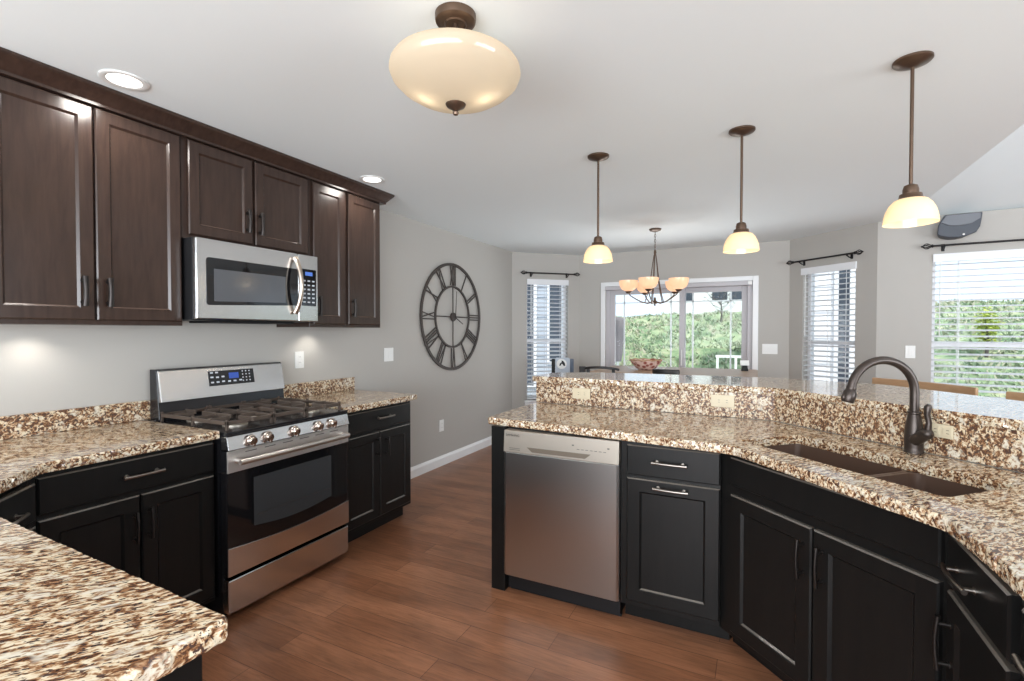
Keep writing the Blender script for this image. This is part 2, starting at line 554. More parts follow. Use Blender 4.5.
# ------------------------------------------------------------------ windows, blinds, patio door
def window(name, P, Q, op, mid=True, mull=None):
    ang = atan2(Q[1] - P[1], Q[0] - P[0])
    root = thing(name, '', '', (P[0], P[1], 0), ang); del root['label']; del root['category']; root['kind'] = 'structure'
    u0, u1, z0, z1 = op
    mb = MB(); t = 0.035
    y0, y1 = 0.075, 0.135
    mb.box(u0, u0 + t, y0, y1, z0, z1).box(u1 - t, u1, y0, y1, z0, z1)
    mb.box(u0 + t, u1 - t, y0, y1, z0, z0 + t).box(u0 + t, u1 - t, y0, y1, z1 - t, z1)
    if mid:
        zm = 1.26
        mb.box(u0 + t, u1 - t, y0 + 0.005, y1 - 0.005, zm - 0.022, zm + 0.022)
    for m_ in (mull or ()):
        mb.box(m_ - 0.03, m_ + 0.03, y0, y1, z0 + t, z1 - t)
    mb.build('window_frame', 'vinyl', root, 0.003)
    box_obj('window_pane', 'glass', (u0 + t, u1 - t, 0.103, 0.107, z0 + t, z1 - t), root)
    # sill and jamb liner
    s = MB(); s.box(u0 - 0.04, u1 + 0.04, -0.035, 0.075, z0 - 0.03, z0)
    s.box(u0 - 0.03, u1 + 0.03, -0.012, -0.0005, z0 - 0.075, z0 - 0.03)
    s.build('window_sill', 'trim', root, 0.004)
    return root

def blind(label, P, Q, op, outside, u_cord, tilt=14):
    """horizontal two-inch blind with valance, slats, bottom rail, ladder cords"""
    ang = atan2(Q[1] - P[1], Q[0] - P[0])
    u0, u1, z0, z1 = op
    root = thing('window_blind', label, 'blind', (P[0], P[1], 0), ang, 'white slatted window blinds')
    e = outside
    v = MB(); v.box(u0 - e, u1 + e, -0.022, -0.004, z1 - 0.062, z1 + 0.012)
    v.box(u0 - e, u0 - e + 0.012, -0.004, -0.0005, z1 - 0.062, z1 + 0.012)
    v.box(u1 + e - 0.012, u1 + e, -0.004, -0.0005, z1 - 0.062, z1 + 0.012)
    v.build('valance', 'slat', root, 0.003)
    hd = MB().box(u0 + 0.005, u1 - 0.005, 0.008, 0.055, z1 - 0.05, z1 - 0.008).build('headrail', 'slat', root, 0.002)
    sl = MB(); z = z1 - 0.085
    while z > z0 + 0.05:
        sl.xf = Matrix.Translation((0, 0.033, z)) @ Matrix.Rotation(radians(tilt), 4, 'X')
        sl.prism([(-0.028, -0.0015), (0, 0.0025), (0.028, -0.0015), (0.028, 0.0012), (0, 0.0053), (-0.028, 0.0012)], u0 + 0.008, u1 - 0.008, lambda a, b, h: (h, a, b))
        z -= 0.0545
    sl.xf = None
    sl.build('slats', 'slat', root)
    box_obj('bottom_rail', 'slat', (u0 + 0.008, u1 - 0.008, 0.012, 0.054, z0 + 0.006, z0 + 0.03), root, 0.004)
    for u in u_cord:
        c = MB()
        for y in (0.006, 0.058): c.box(u - 0.003, u + 0.003, y - 0.0008, y + 0.0008, z0 + 0.03, z1 - 0.05)
        c.build('ladder_cord', 'slat', root)
    w = MB(); w.cyl((u0 + 0.05, -0.026, z1 - 0.06), (u0 + 0.05, -0.026, z1 - 0.75), 0.004, 8)
    w.build('tilt_wand', 'white', root, auto=40)
    return root

window('window_1', A_, B_, W1)
window('window_2', C_, D_, W2)
window('window_3', D_, E_, W3)
blind('narrow white slatted blind in the left bay window by the round clock', A_, B_, W1, 0.0, (0.30, 0.50, 0.71))
blind('narrow white slatted blind in the window right of the patio door', C_, D_, W2, 0.012, (0.27, 0.47, 0.67))
blind('wide white slatted blind in the big right window under the grey speaker', D_, E_, W3, 0.0, (0.60, 1.23, 1.86), 13)

# patio door (sliding), its casing and vertical-blind headrail
bx, by = B_
d = thing('door_1', '', '', (bx, by, 0)); del d['label']; del d['category']; d['kind'] = 'structure'
u0, u1, _, z1 = DOOR
f = MB()
f.box(u0, u0 + 0.055, 0.02, 0.13, 0, z1).box(u1 - 0.055, u1, 0.02, 0.13, 0, z1).box(u0 + 0.055, u1 - 0.055, 0.02, 0.13, z1 - 0.05, z1).box(u0 + 0.055, u1 - 0.055, 0.02, 0.13, 0, 0.03)
f.build('door_frame', 'greyvinyl', d, 0.004)
um = (u0 + u1) / 2 + 0.09
def door_panel(a, b, y0, y1, bars):
    p = MB(); t = 0.065
    p.box(a, a + t, y0, y1, 0.03, z1 - 0.05).box(b - t, b, y0, y1, 0.03, z1 - 0.05)
    p.box(a + t, b - t, y0, y1, 0.03, 0.12).box(a + t, b - t, y0, y1, z1 - 0.05 - t, z1 - 0.05)
    o = p.build('door_panel', 'greyvinyl', d, 0.003)
    ym = (y0 + y1) / 2
    box_obj('door_pane', 'glass', (a + t, b - t, ym - 0.003, ym + 0.003, 0.12, z1 - 0.05 - t), o)
    g = MB()
    for u in bars: g.box(u - 0.009, u + 0.009, ym + 0.006, ym + 0.016, 0.12, z1 - 0.05 - t)
    for z in (0.30, z1 - 0.05 - t - 0.11): g.box(a + t, b - t, ym + 0.006, ym + 0.016, z - 0.007, z + 0.007)
    g.build('grille_bars', 'vinyl', o)
    return o
door_panel(u0 + 0.055, um + 0.03, 0.03, 0.07, (u0 + 0.24, um - 0.14))
rp = door_panel(um - 0.03, u1 - 0.055, 0.08, 0.12, (um + 0.12, u1 - 0.24))
hb = MB(); hb.box(um - 0.012, um + 0.004, 0.0, 0.028, 0.95, 1.15)
hb.build('door_handle', 'white', d, 0.005)
cs = MB()
for a, b, za, zb in ((u0 - 0.062, u0, 0, z1 + 0.055), (u1, u1 + 0.062, 0, z1 + 0.055), (u0, u1, z1, z1 + 0.055)):
    cs.box(bx + a, bx + b, by - 0.018, by - 0.0005, za, zb)
struct(cs.build('trim_1', 'trim', None, 0.004))
hr = thing('blind_headrail', 'grey headrail of vertical blinds across the top of the patio door', 'blind rail', (bx, by, 0))
box_obj('rail', 'greyvinyl', (u0 + 0.005, u1 - 0.005, -0.055, 0.015, z1 - 0.055, z1 - 0.004), hr, 0.004)
box_obj('end_cap', 'white', (u1 - 0.05, u1 - 0.006, -0.062, -0.0555, z1 - 0.052, z1 - 0.008), hr, 0.003)

# curtain rods
def curtain_rod(label, P, Q, ua, ub, z, finials=(1, 1)):
    ang = atan2(Q[1] - P[1], Q[0] - P[0])
    root = thing('curtain_rod', label, 'curtain rod', (P[0], P[1], z), ang, 'black curtain rods above the windows')
    y = -0.075
    MB().cyl((ua, y, 0), (ub, y, 0), 0.009, 12).build('rod', 'ironblack', root, auto=40)
    for s, u, on in ((-1, ua, finials[0]), (1, ub, finials[1])):
        if not on: continue
        fb = MB()
        fb.lathe([(0.0, -0.012), (0.015, -0.01), (0.015, 0.0), (0.008, 0.004)], 12, (u, y, 0), Matrix.Rotation(s * pi / 2, 3, 'Y'))
        for k in range(6):
            a = 2 * pi * k / 6
            pts = []
            for j in range(9):
                t = j / 8
                r = 0.024 * sin(pi * t) ** 0.8 if 0 < t < 1 else 0.0015
                pts.append((u + s * (0.002 + 0.065 * t), y + r * cos(a + t), r * sin(a + t)))
            fb.tube(pts, 0.0035, 6)
        fb.ball((u + s * 0.07, y, 0), 0.008, 10)
        fb.build('finial', 'ironblack', root, auto=50)
    for u in [q for q, on in ((ua + 0.09, finials[0]), (ub - 0.09, finials[1])) if on]:
        b = MB(); b.box(u - 0.012, u + 0.012, -0.006, -0.0005, -0.045, 0.02)
        b.tube([(u, -0.003, -0.03), (u, -0.04, -0.03), (u, y, -0.012)], 0.006, 8)
        b.tube([(u, y + 0.014 * cos(t), 0.014 * sin(t) - 0.0) for t in [pi * 1.0 + k * pi / 8 for k in range(9)]], 0.004, 6)
        b.build('bracket', 'ironblack', root, auto=50)
    return root
curtain_rod('black curtain rod above the narrow left bay window', A_, B_, 0.17, 0.87, 2.157)
curtain_rod('black curtain rod above the narrow window right of the patio door', C_, D_, 0.10, 0.82, 2.158)
curtain_rod('black curtain rod below the grey speaker over the wide right window', D_, E_, 0.39, 2.3, 2.155, (1, 0))

# ------------------------------------------------------------------ cabinet pieces (local frame: x right, y into the cabinet, z up; fronts at y=-0.02)
def shaker(name, parent, x0, x1, z0, z1, mat, rail=0.058, top_rail=None):
    bm = MB()
    def ring(i, y, t=None):
        return [bm.v(p) for p in ((x0 + i, y, z0 + i), (x1 - i, y, z0 + i), (x1 - i, y, z1 - i), (x0 + i, y, z1 - i))]
    rs = [ring(0, -0.0004), ring(0, -0.015), ring(0.005, -0.02), ring(rail, -0.02), ring(rail + 0.003, -0.017), ring(rail + 0.009, -0.0105)]
    for i, (a, b) in enumerate(zip(rs, rs[1:])):
        for k in range(4):
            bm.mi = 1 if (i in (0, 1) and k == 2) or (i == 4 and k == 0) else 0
            bm.f([a[k], a[(k + 1) % 4], b[(k + 1) % 4], b[k]])
    bm.mi = 0
    bm.f(rs[-1]); bm.f(rs[0][::-1])
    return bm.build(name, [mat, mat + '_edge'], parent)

def slab(name, parent, x0, x1, z0, z1, mat):
    bm = MB()
    def ring(i, y): return [bm.v(p) for p in ((x0 + i, y, z0 + i), (x1 - i, y, z0 + i), (x1 - i, y, z1 - i), (x0 + i, y, z1 - i))]
    rs = [ring(0, -0.0004), ring(0, -0.015), ring(0.005, -0.02)]
    for a, b in zip(rs, rs[1:]):
        for k in range(4):
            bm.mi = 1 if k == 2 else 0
            bm.f([a[k], a[(k + 1) % 4], b[(k + 1) % 4], b[k]])
    bm.mi = 0
    bm.f(rs[-1]); bm.f(rs[0][::-1])
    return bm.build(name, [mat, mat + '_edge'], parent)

def pull(parent, x, z, length=0.13, vertical=False, mat='pull', fat=1.0):
    mb = MB()
    h = length / 2
    def P(t, y, w=0): return (x + w, y, z + t) if vertical else (x + t, y, z + w)
    pts = [P(-h + 2 * h * k / 10, -0.044 - 0.006 * sin(pi * k / 10)) for k in range(11)]
    mb.tube(pts, [(0.0052 + 0.0014 * abs(k - 5) / 5) * fat for k in range(11)], 10)
    for s in (-1, 1):
        mb.cyl(P(s * h * 0.74, -0.0195), P(s * h * 0.74, -0.047), 0.0055, 10)
        mb.cyl(P(s * h * 0.74, -0.0195), P(s * h * 0.74, -0.0225), 0.009, 10)
    return mb.build('handle', mat, parent, auto=40)

def base_carcass(root, w, mat='black', depth=0.58, z1=0.8755, poly=None, toe=None):
    mb = MB()
    if poly is None: mb.box(0, w, 0, depth, 0.10, z1)
    else: mb.prism(poly, 0.10, z1)
    o = mb.build('carcass', mat, root, 0.002)
    t = MB()
    if toe is None: t.box(0.0, w, 0.075, depth, 0.0, 0.0995)
    else: t.prism(toe, 0.0, 0.0995)
    t.build('toe_kick', mat, root)
    return o

# ------------------------------------------------------------------ left run: base cabinets (front faces +x)
R90 = pi / 2
FX = 0.60   # carcass front plane
c = thing('base_cabinet', 'black base cabinet with drawer and two doors left of the stove', 'cabinet', (FX, 0.775, 0), R90)
base_carcass(c, 0.664, depth=0.595)
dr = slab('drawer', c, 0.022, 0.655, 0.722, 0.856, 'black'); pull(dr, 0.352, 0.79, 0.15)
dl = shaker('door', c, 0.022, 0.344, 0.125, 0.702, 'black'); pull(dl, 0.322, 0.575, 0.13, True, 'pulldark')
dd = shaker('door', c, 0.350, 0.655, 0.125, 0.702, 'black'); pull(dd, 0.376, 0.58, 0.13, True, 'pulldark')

c = thing('base_cabinet', 'black base cabinet with drawer and two doors right of the stove', 'cabinet', (FX, 2.212, 0), R90)
base_carcass(c, 0.704, depth=0.595)
dr = slab('drawer', c, 0.025, 0.680, 0.722, 0.856, 'black'); pull(dr, 0.395, 0.797, 0.16)
dl = shaker('door', c, 0.025, 0.350, 0.125, 0.702, 'black'); pull(dl, 0.322, 0.605, 0.13, True, 'pulldark')
dd = shaker('door', c, 0.356, 0.680, 0.125, 0.702, 'black'); pull(dd, 0.415, 0.59, 0.13, True, 'pulldark')

# diagonal corner cabinet
px, py, qx, qy = 0.905, 0.513, 0.627, 0.785
ang = atan2(qy - py, qx - px)
c = thing('corner_cabinet', 'diagonal black corner cabinet half hidden behind the near granite counter', 'cabinet', (px, py, 0), ang)
wdt = hypot(qx - px, qy - py)
inv = frame_xf(px, py, ang).inverted()
def loc(pts, T): return [tuple((T @ Vector((a, b, 0))).xy) for a, b in pts]
off = (0.0142, -0.0142)
base_carcass(c, wdt, poly=loc([(0.893, 0.499), (0.612, 0.774), (0.02, 0.774), (0.02, -0.09), (0.893, -0.09)], inv), toe=loc([(0.84, 0.45), (0.56, 0.72), (0.02, 0.72), (0.02, -0.09), (0.84, -0.09)], inv))
dr = slab('drawer', c, 0.03, wdt - 0.03, 0.722, 0.852, 'black'); pull(dr, wdt / 2, 0.775, 0.13)
dl = shaker('door', c, 0.03, wdt - 0.03, 0.125, 0.702, 'black')

# near peninsula cabinet (only its end panel shows)
c = thing('peninsula_cabinet', 'black cabinet under the near granite counter in the left foreground', 'cabinet', (0, 0, 0))
MB().box(0.90, 2.09, -0.12, 0.47, 0.10, 0.8755).build('carcass', 'black', c, 0.003)
MB().box(0.90, 2.0, -0.12, 0.40, 0.0, 0.0995).build('toe_kick', 'black', c)
MB().box(2.0905, 2.108, -0.12, 0.475, 0.0, 0.8755).build('end_panel', 'black', c, 0.003)

# countertops
def poly_round(pts, radii, n=6):
    out = []
    m = len(pts)
    for i, p in enumerate(pts):
        r = radii[i]
        if not r: out.append(p); continue
        p = Vector(p); a = Vector(pts[i - 1]); b = Vector(pts[(i + 1) % m])
        ua = (a - p).normalized(); ub = (b - p).normalized()
        half = ua.angle(ub) / 2
        t = min(r / math.tan(half), (a - p).length * 0.49, (b - p).length * 0.49)
        s, e = p + ua * t, p + ub * t
        for k in range(n + 1):
            q = k / n
            out.append(tuple((s * (1 - q) ** 2 + p * 2 * q * (1 - q) + e * q ** 2)))
    return out

def slab_rough(poly, z0, z1, seed, step=0.011, amp=0.0055):
    """stone slab with a hand chiselled edge: facets cut into the rim, always inward"""
    rnd = random.Random(seed)
    area = sum(poly[i][0] * poly[(i + 1) % len(poly)][1] - poly[(i + 1) % len(poly)][0] * poly[i][1] for i in range(len(poly)))
    if area < 0: poly = poly[::-1]
    P = []
    n = len(poly)
    for i in range(n):
        a = Vector(poly[i]); b = Vector(poly[(i + 1) % n]); L = (b - a).length
        k = max(1, int(L / step))
        d = (b - a) / max(L, 1e-9)
        for q in range(k): P.append((a + (b - a) * q / k, Vector((-d.y, d.x))))
    mb = MB()
    rows = [(z0, 0.004), (z0 + 0.007, 0.0), ((z0 + z1) / 2, 0.0), (z1 - 0.007, 0.0), (z1, 0.005)]
    V = []
    for z, ins in rows:
        mid = 0.0 if z in (z0, z1) else 0.0022
        row = []
        for p, nn in P:
            w = p + nn * (ins + rnd.uniform(0, amp if mid else amp * 0.5))
            row.append(mb.v((w.x, w.y, z + rnd.uniform(-mid, mid))))
        V.append(row)
    m = len(P)
    for A, Bq in zip(V, V[1:]):
        for k in range(m):
            l = (k + 1) % m
            if rnd.random() < 0.5:
                mb.f([A[k], A[l], Bq[l]]); mb.f([A[k], Bq[l], Bq[k]])
            else:
                mb.f([A[k], A[l], Bq[k]]); mb.f([A[l], Bq[l], Bq[k]])
    mb.f(V[-1]); mb.f(V[0][::-1])
    return mb

L_poly = poly_round([(0.002, 1.438), (0.652, 1.438), (0.652, 0.80), (0.935, 0.53), (2.138, 0.506), (2.138, -0.16), (0.002, -0.16)],
                    [0, 0, 0.05, 0.05, 0.018, 0.02, 0])
tag(slab_rough(L_poly, 0.877, 0.914, 1).build('granite_countertop', 'granite'),
    'L shaped granite countertop from the stove round to the left foreground', 'countertop')
R_poly = poly_round([(0.002, 2.208), (0.655, 2.208), (0.655, 2.945), (0.002, 2.945)], [0, 0, 0.03, 0])
tag(slab_rough(R_poly, 0.877, 0.914, 2).build('granite_countertop', 'granite'),
    'short granite countertop on the cabinet right of the stove', 'countertop')
tag(MB().box(0.001, 0.022, -0.15, 1.470, 0.9145, 1.015).build('granite_backsplash', 'granite_splash', None, 0.003),
    'low granite backsplash strip on the wall left of the stove', 'backsplash')
tag(MB().box(0.001, 0.022, 2.226, 2.945, 0.9145, 1.015).build('granite_backsplash', 'granite_splash', None, 0.003),
    'low granite backsplash strip on the wall right of the stove', 'backsplash')

# ------------------------------------------------------------------ upper cabinets
UX = 0.315
UZ0, UZ1 = 1.408, 2.36
def upper(label, y0, y1, z0, doors, handles, zd0, zd1=2.346):
    c = thing('upper_cabinet', label, 'cabinet', (UX, y0, 0), R90)
    MB().box(0, y1 - y0, 0, UX - 0.002, z0, UZ1).build('carcass', 'espresso', c, 0.002)
    for (a, b), (hx, hz) in zip(doors, handles):
        dd = shaker('door', c, a, b, zd0, zd1, 'espresso', 0.052)
        pull(dd, hx, hz, 0.125, True, 'pulldark', 1.6)
    return c
u1c = upper('tall dark brown two door wall cabinet at the far left above the counter', 0.735, 1.468, UZ0, [(0.018, 0.363), (0.370, 0.722)], [(0.318, 1.55), (0.370 + 0.038, 1.55)], 1.428)
upper('short dark brown two door wall cabinet above the microwave', 1.4685, 2.2485, 1.85, [(0.026, 0.378), (0.394, 0.760)], [(0.341, 1.995), (0.419, 1.993)], 1.872)
upper('tall narrow dark brown two door wall cabinet right of the microwave', 2.249, 2.915, UZ0, [(0.022, 0.295), (0.325, 0.648)], [(0.055, 1.545), (0.36, 1.545)], 1.428)
# crown molding
cm = MB()
prof = [(0.0, 2.352), (0.032, 2.352), (0.032, 2.364), (0.040, 2.372), (0.056, 2.392), (0.074, 2.412), (0.078, 2.42), (0.078, CEIL - 0.001), (0.0, CEIL - 0.001)]
# run along the fronts with a mitred return at the right end
ring_a = []; ring_b = []; ring_c = []
yE = 2.9155
for off_, z in prof:
    ring_a.append(cm.v((UX + off_ + 0.002, 0.70, z)))
    ring_b.append(cm.v((UX + off_ + 0.002, yE + off_, z)))
    ring_c.append(cm.v((0.002, yE + off_, z)))
for A, Bq in ((ring_a, ring_b), (ring_b, ring_c)):
    for k in range(len(prof)):
        l = (k + 1) % len(prof)
        cm.f([A[k], A[l], Bq[l], Bq[k]])
cm.f(ring_a); cm.f(ring_c[::-1])
tag(cm.build('crown_molding', 'espresso'), 'dark brown crown molding between the wall cabinets and the ceiling', 'molding')
# under-cabinet puck lights (parts of their cabinets)
for y, par, nm in ((0.98, 'a', 0), (2.50, 'b', 1)):
    light('under_cabinet_lamp', 'SPOT', (0.10, y, 1.395), 2.0, (1, 0.95, 0.86), 0.02, spot=radians(140), blend=0.8)

# ------------------------------------------------------------------ microwave
c = thing('microwave', 'stainless microwave hung under the short brown cabinet above the stove', 'microwave', (0.42, 1.474, 1.437), R90)
Wm, Hm = 0.752, 0.411
MB().box(0, Wm, 0.03, 0.385, 0.0, Hm).build('housing', 'darkplastic', c, 0.003)
xs = 0.602
p = MB(); p.box(0.0, xs, 0, 0.0295, 0.004, Hm)
dm = p.build('door', 'steel', c, 0.006)
MB().prism(poly_round([(0.05, 0.075), (xs - 0.004, 0.098), (xs - 0.004, 0.318), (0.05, 0.318)], [0.02, 0.0, 0.0, 0.02]), -0.0025, -0.0003, lambda a, b, h: (a, h, b)).build('door_window', 'blackgloss', dm, 0.0008)
MB().prism([(0.088, 0.096), (xs - 0.09, 0.110), (xs - 0.09, 0.262), (0.088, 0.262)], -0.0042, -0.0027, lambda a, b, h: (a, h, b)).build('window_screen', M('microwave_screen', (0.10, 0.105, 0.115), 0.12, 0.2), dm)
hp = MB()
pts = [(0.575, -0.012 - 0.05 * sin(pi * k / 14) ** 0.7, 0.055 + 0.325 * k / 14) for k in range(15)]
hp.tube(pts, [0.017 if k in (0, 14) else 0.0135 for k in range(15)], 12)
hp.build('handle', M('satin_handle', (0.55, 0.47, 0.40), 0.3, 1.0), dm, auto=50)
cp = MB().box(xs + 0.003, Wm, 0, 0.0295, 0.004, Hm).build('control_panel', 'steel', c, 0.005)
MB().box(xs + 0.022, Wm - 0.016, -0.003, -0.0003, 0.10, 0.325).build('keypad', 'blackgloss', cp, 0.001)
MB().box(xs + 0.05, Wm - 0.045, -0.004, -0.0031, 0.285, 0.308).build('display', 'led_blue', cp)
kb = MB()
for r in range(6):
    for q in range(3):
        kb.box(xs + 0.034 + q * 0.034, xs + 0.052 + q * 0.034, -0.004, -0.0031, 0.118 + r * 0.026, 0.127 + r * 0.026)
kb.build('key_marks', 'btn', cp)
g = MB(); g.box(0.15, 0.62, 0.06, 0.32, -0.012, -0.0005); g.build('vent_grille', 'darkplastic', c, 0.002)

# ------------------------------------------------------------------ range
c = thing('gas_range', 'stainless gas range with black cooktop and oven below the microwave', 'stove', (0.69, 1.446, 0), R90)
Wr = 0.757
b = MB(); b.box(0.002, Wr - 0.002, 0.045, 0.655, 0.03, 0.893)
for fx in (0.05, Wr - 0.05):
    for fy in (0.1, 0.6): b.cyl((fx, fy, 0), (fx, fy, 0.0305), 0.018, 12)
b.build('body', 'enamel', c, 0.003)
def curved_front(name, par, x0, x1, zlo, zhi, y0, y1, sag_hi, sag_lo, mat, bev=0.003, n=16):
    poly = [(x0 + (x1 - x0) * k / n, zlo - sag_lo * sin(pi * k / n)) for k in range(n + 1)]
    poly += [(x1 - (x1 - x0) * k / n, zhi - sag_hi * sin(pi * k / n)) for k in range(n + 1)]
    return MB().prism(poly, y0, y1, lambda a, b_, h: (a, h, b_)).build(name, mat, par, bev)
curved_front('drawer', c, 0.002, Wr - 0.002, 0.042, 0.203, 0.0, 0.0445, 0, 0, 'steel', 0.006)
od = MB().box(0.0, Wr, 0.006, 0.0445, 0.222, 0.815).build('oven_door', 'enamel', c, 0.004)
curved_front('lower_trim', od, 0.0, Wr, 0.222, 0.357, -0.003, 0.0058, 0.022, 0, 'steel', 0.002)
MB().box(0.0, Wr, -0.003, 0.0058, 0.712, 0.815).build('upper_trim', M('satin_trim_steel', (0.74, 0.72, 0.70), 0.42, 1.0), od, 0.002)
curved_front('door_glass', od, 0.002, Wr - 0.002, 0.357, 0.7115, 0.001, 0.0058, 0, 0.021, 'blackgloss', 0.0)
curved_front('oven_window', od, 0.135, 0.625, 0.423, 0.662, -0.0008, 0.0008, 0, 0.022, M('oven_window_glass', (0.045, 0.047, 0.05), 0.08, 0.0, 0.6), 0.0)
rk = MB()
for z in (0.47, 0.475): rk.box(0.15, 0.61, -0.0014, -0.0009, z, z + 0.001)
rk.build('oven_rack', 'steel', od)
for k in range(6): MB().box(0.09 + k * 0.105, 0.15 + k * 0.105, -0.0045, -0.0032, 0.797, 0.801).build('vent_slot', 'slot', od)
h = MB()
h.tube([(0.03 + 0.68 * k / 12, -0.052 - 0.008 * sin(pi * k / 12), 0.766) for k in range(13)], 0.0135, 12)
for s in (0.045, Wr - 0.045): h.cyl((s, -0.0032, 0.766), (s, -0.052, 0.766), 0.012, 12)
h.build('handle', M('oven_handle_steel', (0.68, 0.64, 0.60), 0.3, 1.0), od, auto=50)
# sloped control panel
cpn = MB()
cpn.prism([(-0.012, 0.819), (0.0445, 0.819), (0.0445, 0.884), (0.004, 0.884)], 0.0, Wr, lambda a, b_, h_: (h_, a, b_))
cpn = cpn.build('control_panel', 'steel', c, 0.003)
for ky in (0.114, 0.206, 0.366, 0.524, 0.622):
    kz = 0.853
    tilt = Matrix.Rotation(radians(90 + 14), 3, 'X')
    k = MB()
    k.lathe([(0.027, 0.0), (0.027, 0.005), (0.0225, 0.008), (0.021, 0.028), (0.018, 0.032), (0, 0.032)], 24, (ky, -0.0045, kz), tilt)
    k.xf = Matrix.Translation((ky, -0.0045, kz)) @ tilt.to_4x4()
    k.box(-0.005, 0.005, -0.021, 0.021, 0.029, 0.040)
    k.xf = None
    k.build('knob', 'knob', c, auto=35)
ct = MB()
ct.box(0.0, Wr, 0.0, 0.655, 0.8935, 0.905)
ct.prism([(0.0, 0.8845), (0.0445, 0.8845), (0.0445, 0.8934), (0.0, 0.8934)], 0, Wr, lambda a, b_, h_: (h_, a, b_))
ctop = ct.build('cooktop', 'enamel', c, 0.003)
cook = [(0.15, 0.16), (0.15, 0.46), (0.378, 0.31), (0.607, 0.16), (0.607, 0.46)]
for (bx_, by_) in cook:
    bb = MB(); bb.lathe([(0.058, 0.9052), (0.058, 0.911), (0.045, 0.915), (0, 0.915)], 24, (bx_, by_, 0))
    bb = bb.build('burner', 'burner', c, auto=40)
    cc = MB(); cc.lathe([(0.036, 0.9152), (0.036, 0.922), (0.03, 0.925), (0, 0.925)], 24, (bx_, by_, 0))
    cc.build('burner_cap', 'castiron', bb, auto=40)
for (gx0, gx1) in ((0.022, 0.272), (0.276, 0.481), (0.485, 0.735)):
    gm = MB(); t = 0.0065; zt0, zt1 = 0.932, 0.950
    y0_, y1_ = 0.035, 0.585
    gm.box(gx0, gx1, y0_, y0_ + 2 * t, zt0, zt1).box(gx0, gx1, y1_ - 2 * t, y1_, zt0, zt1)
    gm.box(gx0, gx0 + 2 * t, y0_, y1_, zt0, zt1).box(gx1 - 2 * t, gx1, y0_, y1_, zt0, zt1)
    gm.box(gx0, gx1, 0.31 - t, 0.31 + t, zt0, zt1)
    mid_ = (gx0 + gx1) / 2
    cs_ = [p_ for p_ in cook if gx0 < p_[0] < gx1]
    for (cx_, cy_) in cs_:
        for a in range(4):
            dx, dy = [(1, 0), (-1, 0), (0, 1), (0, -1)][a]
            far = (gx1 - cx_) if dx > 0 else (cx_ - gx0) if dx < 0 else 0.145
            x_a, x_b = cx_ + dx * 0.03, cx_ + dx * far
            y_a, y_b = cy_ + dy * 0.03, cy_ + dy * far
            if dx: gm.box(x_a, x_b, cy_ - t * 0.8, cy_ + t * 0.8, zt0 + 0.003, zt1 + 0.006)
            else: gm.box(cx_ - t * 0.8, cx_ + t * 0.8, y_a, y_b, zt0 + 0.003, zt1 + 0.006)
    for fx in (gx0 + t, gx1 - t):
        for fy in (y0_ + t, 0.31, y1_ - t):
            gm.box(fx - t, fx + t, fy - t, fy + t, 0.9052, zt1 + 0.008)
    gm.build('grate', 'castiron', c, 0.002)
# backguard
bgm = MB()
bgm.box(0.0, Wr, 0.58, 0.66, 0.9055, 0.9155)
bgm.prism([(0.575, 0.9155), (0.66, 0.9155), (0.66, 1.178), (0.607, 1.178)], 0.014, Wr + 0.016, lambda a, b_, h_: (h_, a, b_))
bgm.build('backguard', 'enamel', c, 0.003)
def on_guard(z, out): # y at height z on the tilted guard face
    return 0.575 + 0.032 * (z - 0.9055) / 0.2725 - out
bp = MB()
bp.prism([(on_guard(1.005, 0.022), 1.005), (on_guard(1.005, 0.0006), 1.005), (on_guard(1.172, 0.0006), 1.172), (on_guard(1.172, 0.010), 1.172)], 0.02, Wr + 0.012, lambda a, b_, h_: (h_, a, b_))
bpo = bp.build('backguard_panel', 'steel', c, 0.004)
slope_a = atan2(on_guard(1.172, 0.010) - on_guard(1.005, 0.022), 1.172 - 1.005)
kp = MB(); kp.xf = Matrix.Translation((0.014, on_guard(1.005, 0.022), 1.005)) @ Matrix.Rotation(-slope_a, 4, 'X')
kp.box(0.265, 0.545, -0.002, -0.0004, 0.062, 0.148)
kpo = kp.build('touch_panel', 'blackgloss', bpo, 0.0005)
kk = MB(); kk.xf = Matrix.Translation((0.014, on_guard(1.005, 0.022), 1.005)) @ Matrix.Rotation(-slope_a, 4, 'X')
for (a, z) in ((0.275, 0.134), (0.305, 0.134), (0.275, 0.108), (0.307, 0.106), (0.340, 0.108), (0.275, 0.078), (0.307, 0.078), (0.340, 0.080), (0.376, 0.078), (0.410, 0.078), (0.446, 0.080)):
    kk.box(a, a + 0.017, -0.003, -0.0021, z, z + 0.009)
for r in range(4):
    for q in range(3): kk.box(0.468 + q * 0.022, 0.475 + q * 0.022, -0.003, -0.0021, 0.076 + r * 0.019, 0.083 + r * 0.019)
kk.build('key_marks', 'btn', kpo)
ds = MB(); ds.xf = Matrix.Translation((0.014, on_guard(1.005, 0.022), 1.005)) @ Matrix.Rotation(-slope_a, 4, 'X')
ds.box(0.385, 0.445, -0.003, -0.0021, 0.098, 0.132)
ds.build('display', emit('dim_blue_display', (0.03, 0.07, 0.30), 0.5), kpo)

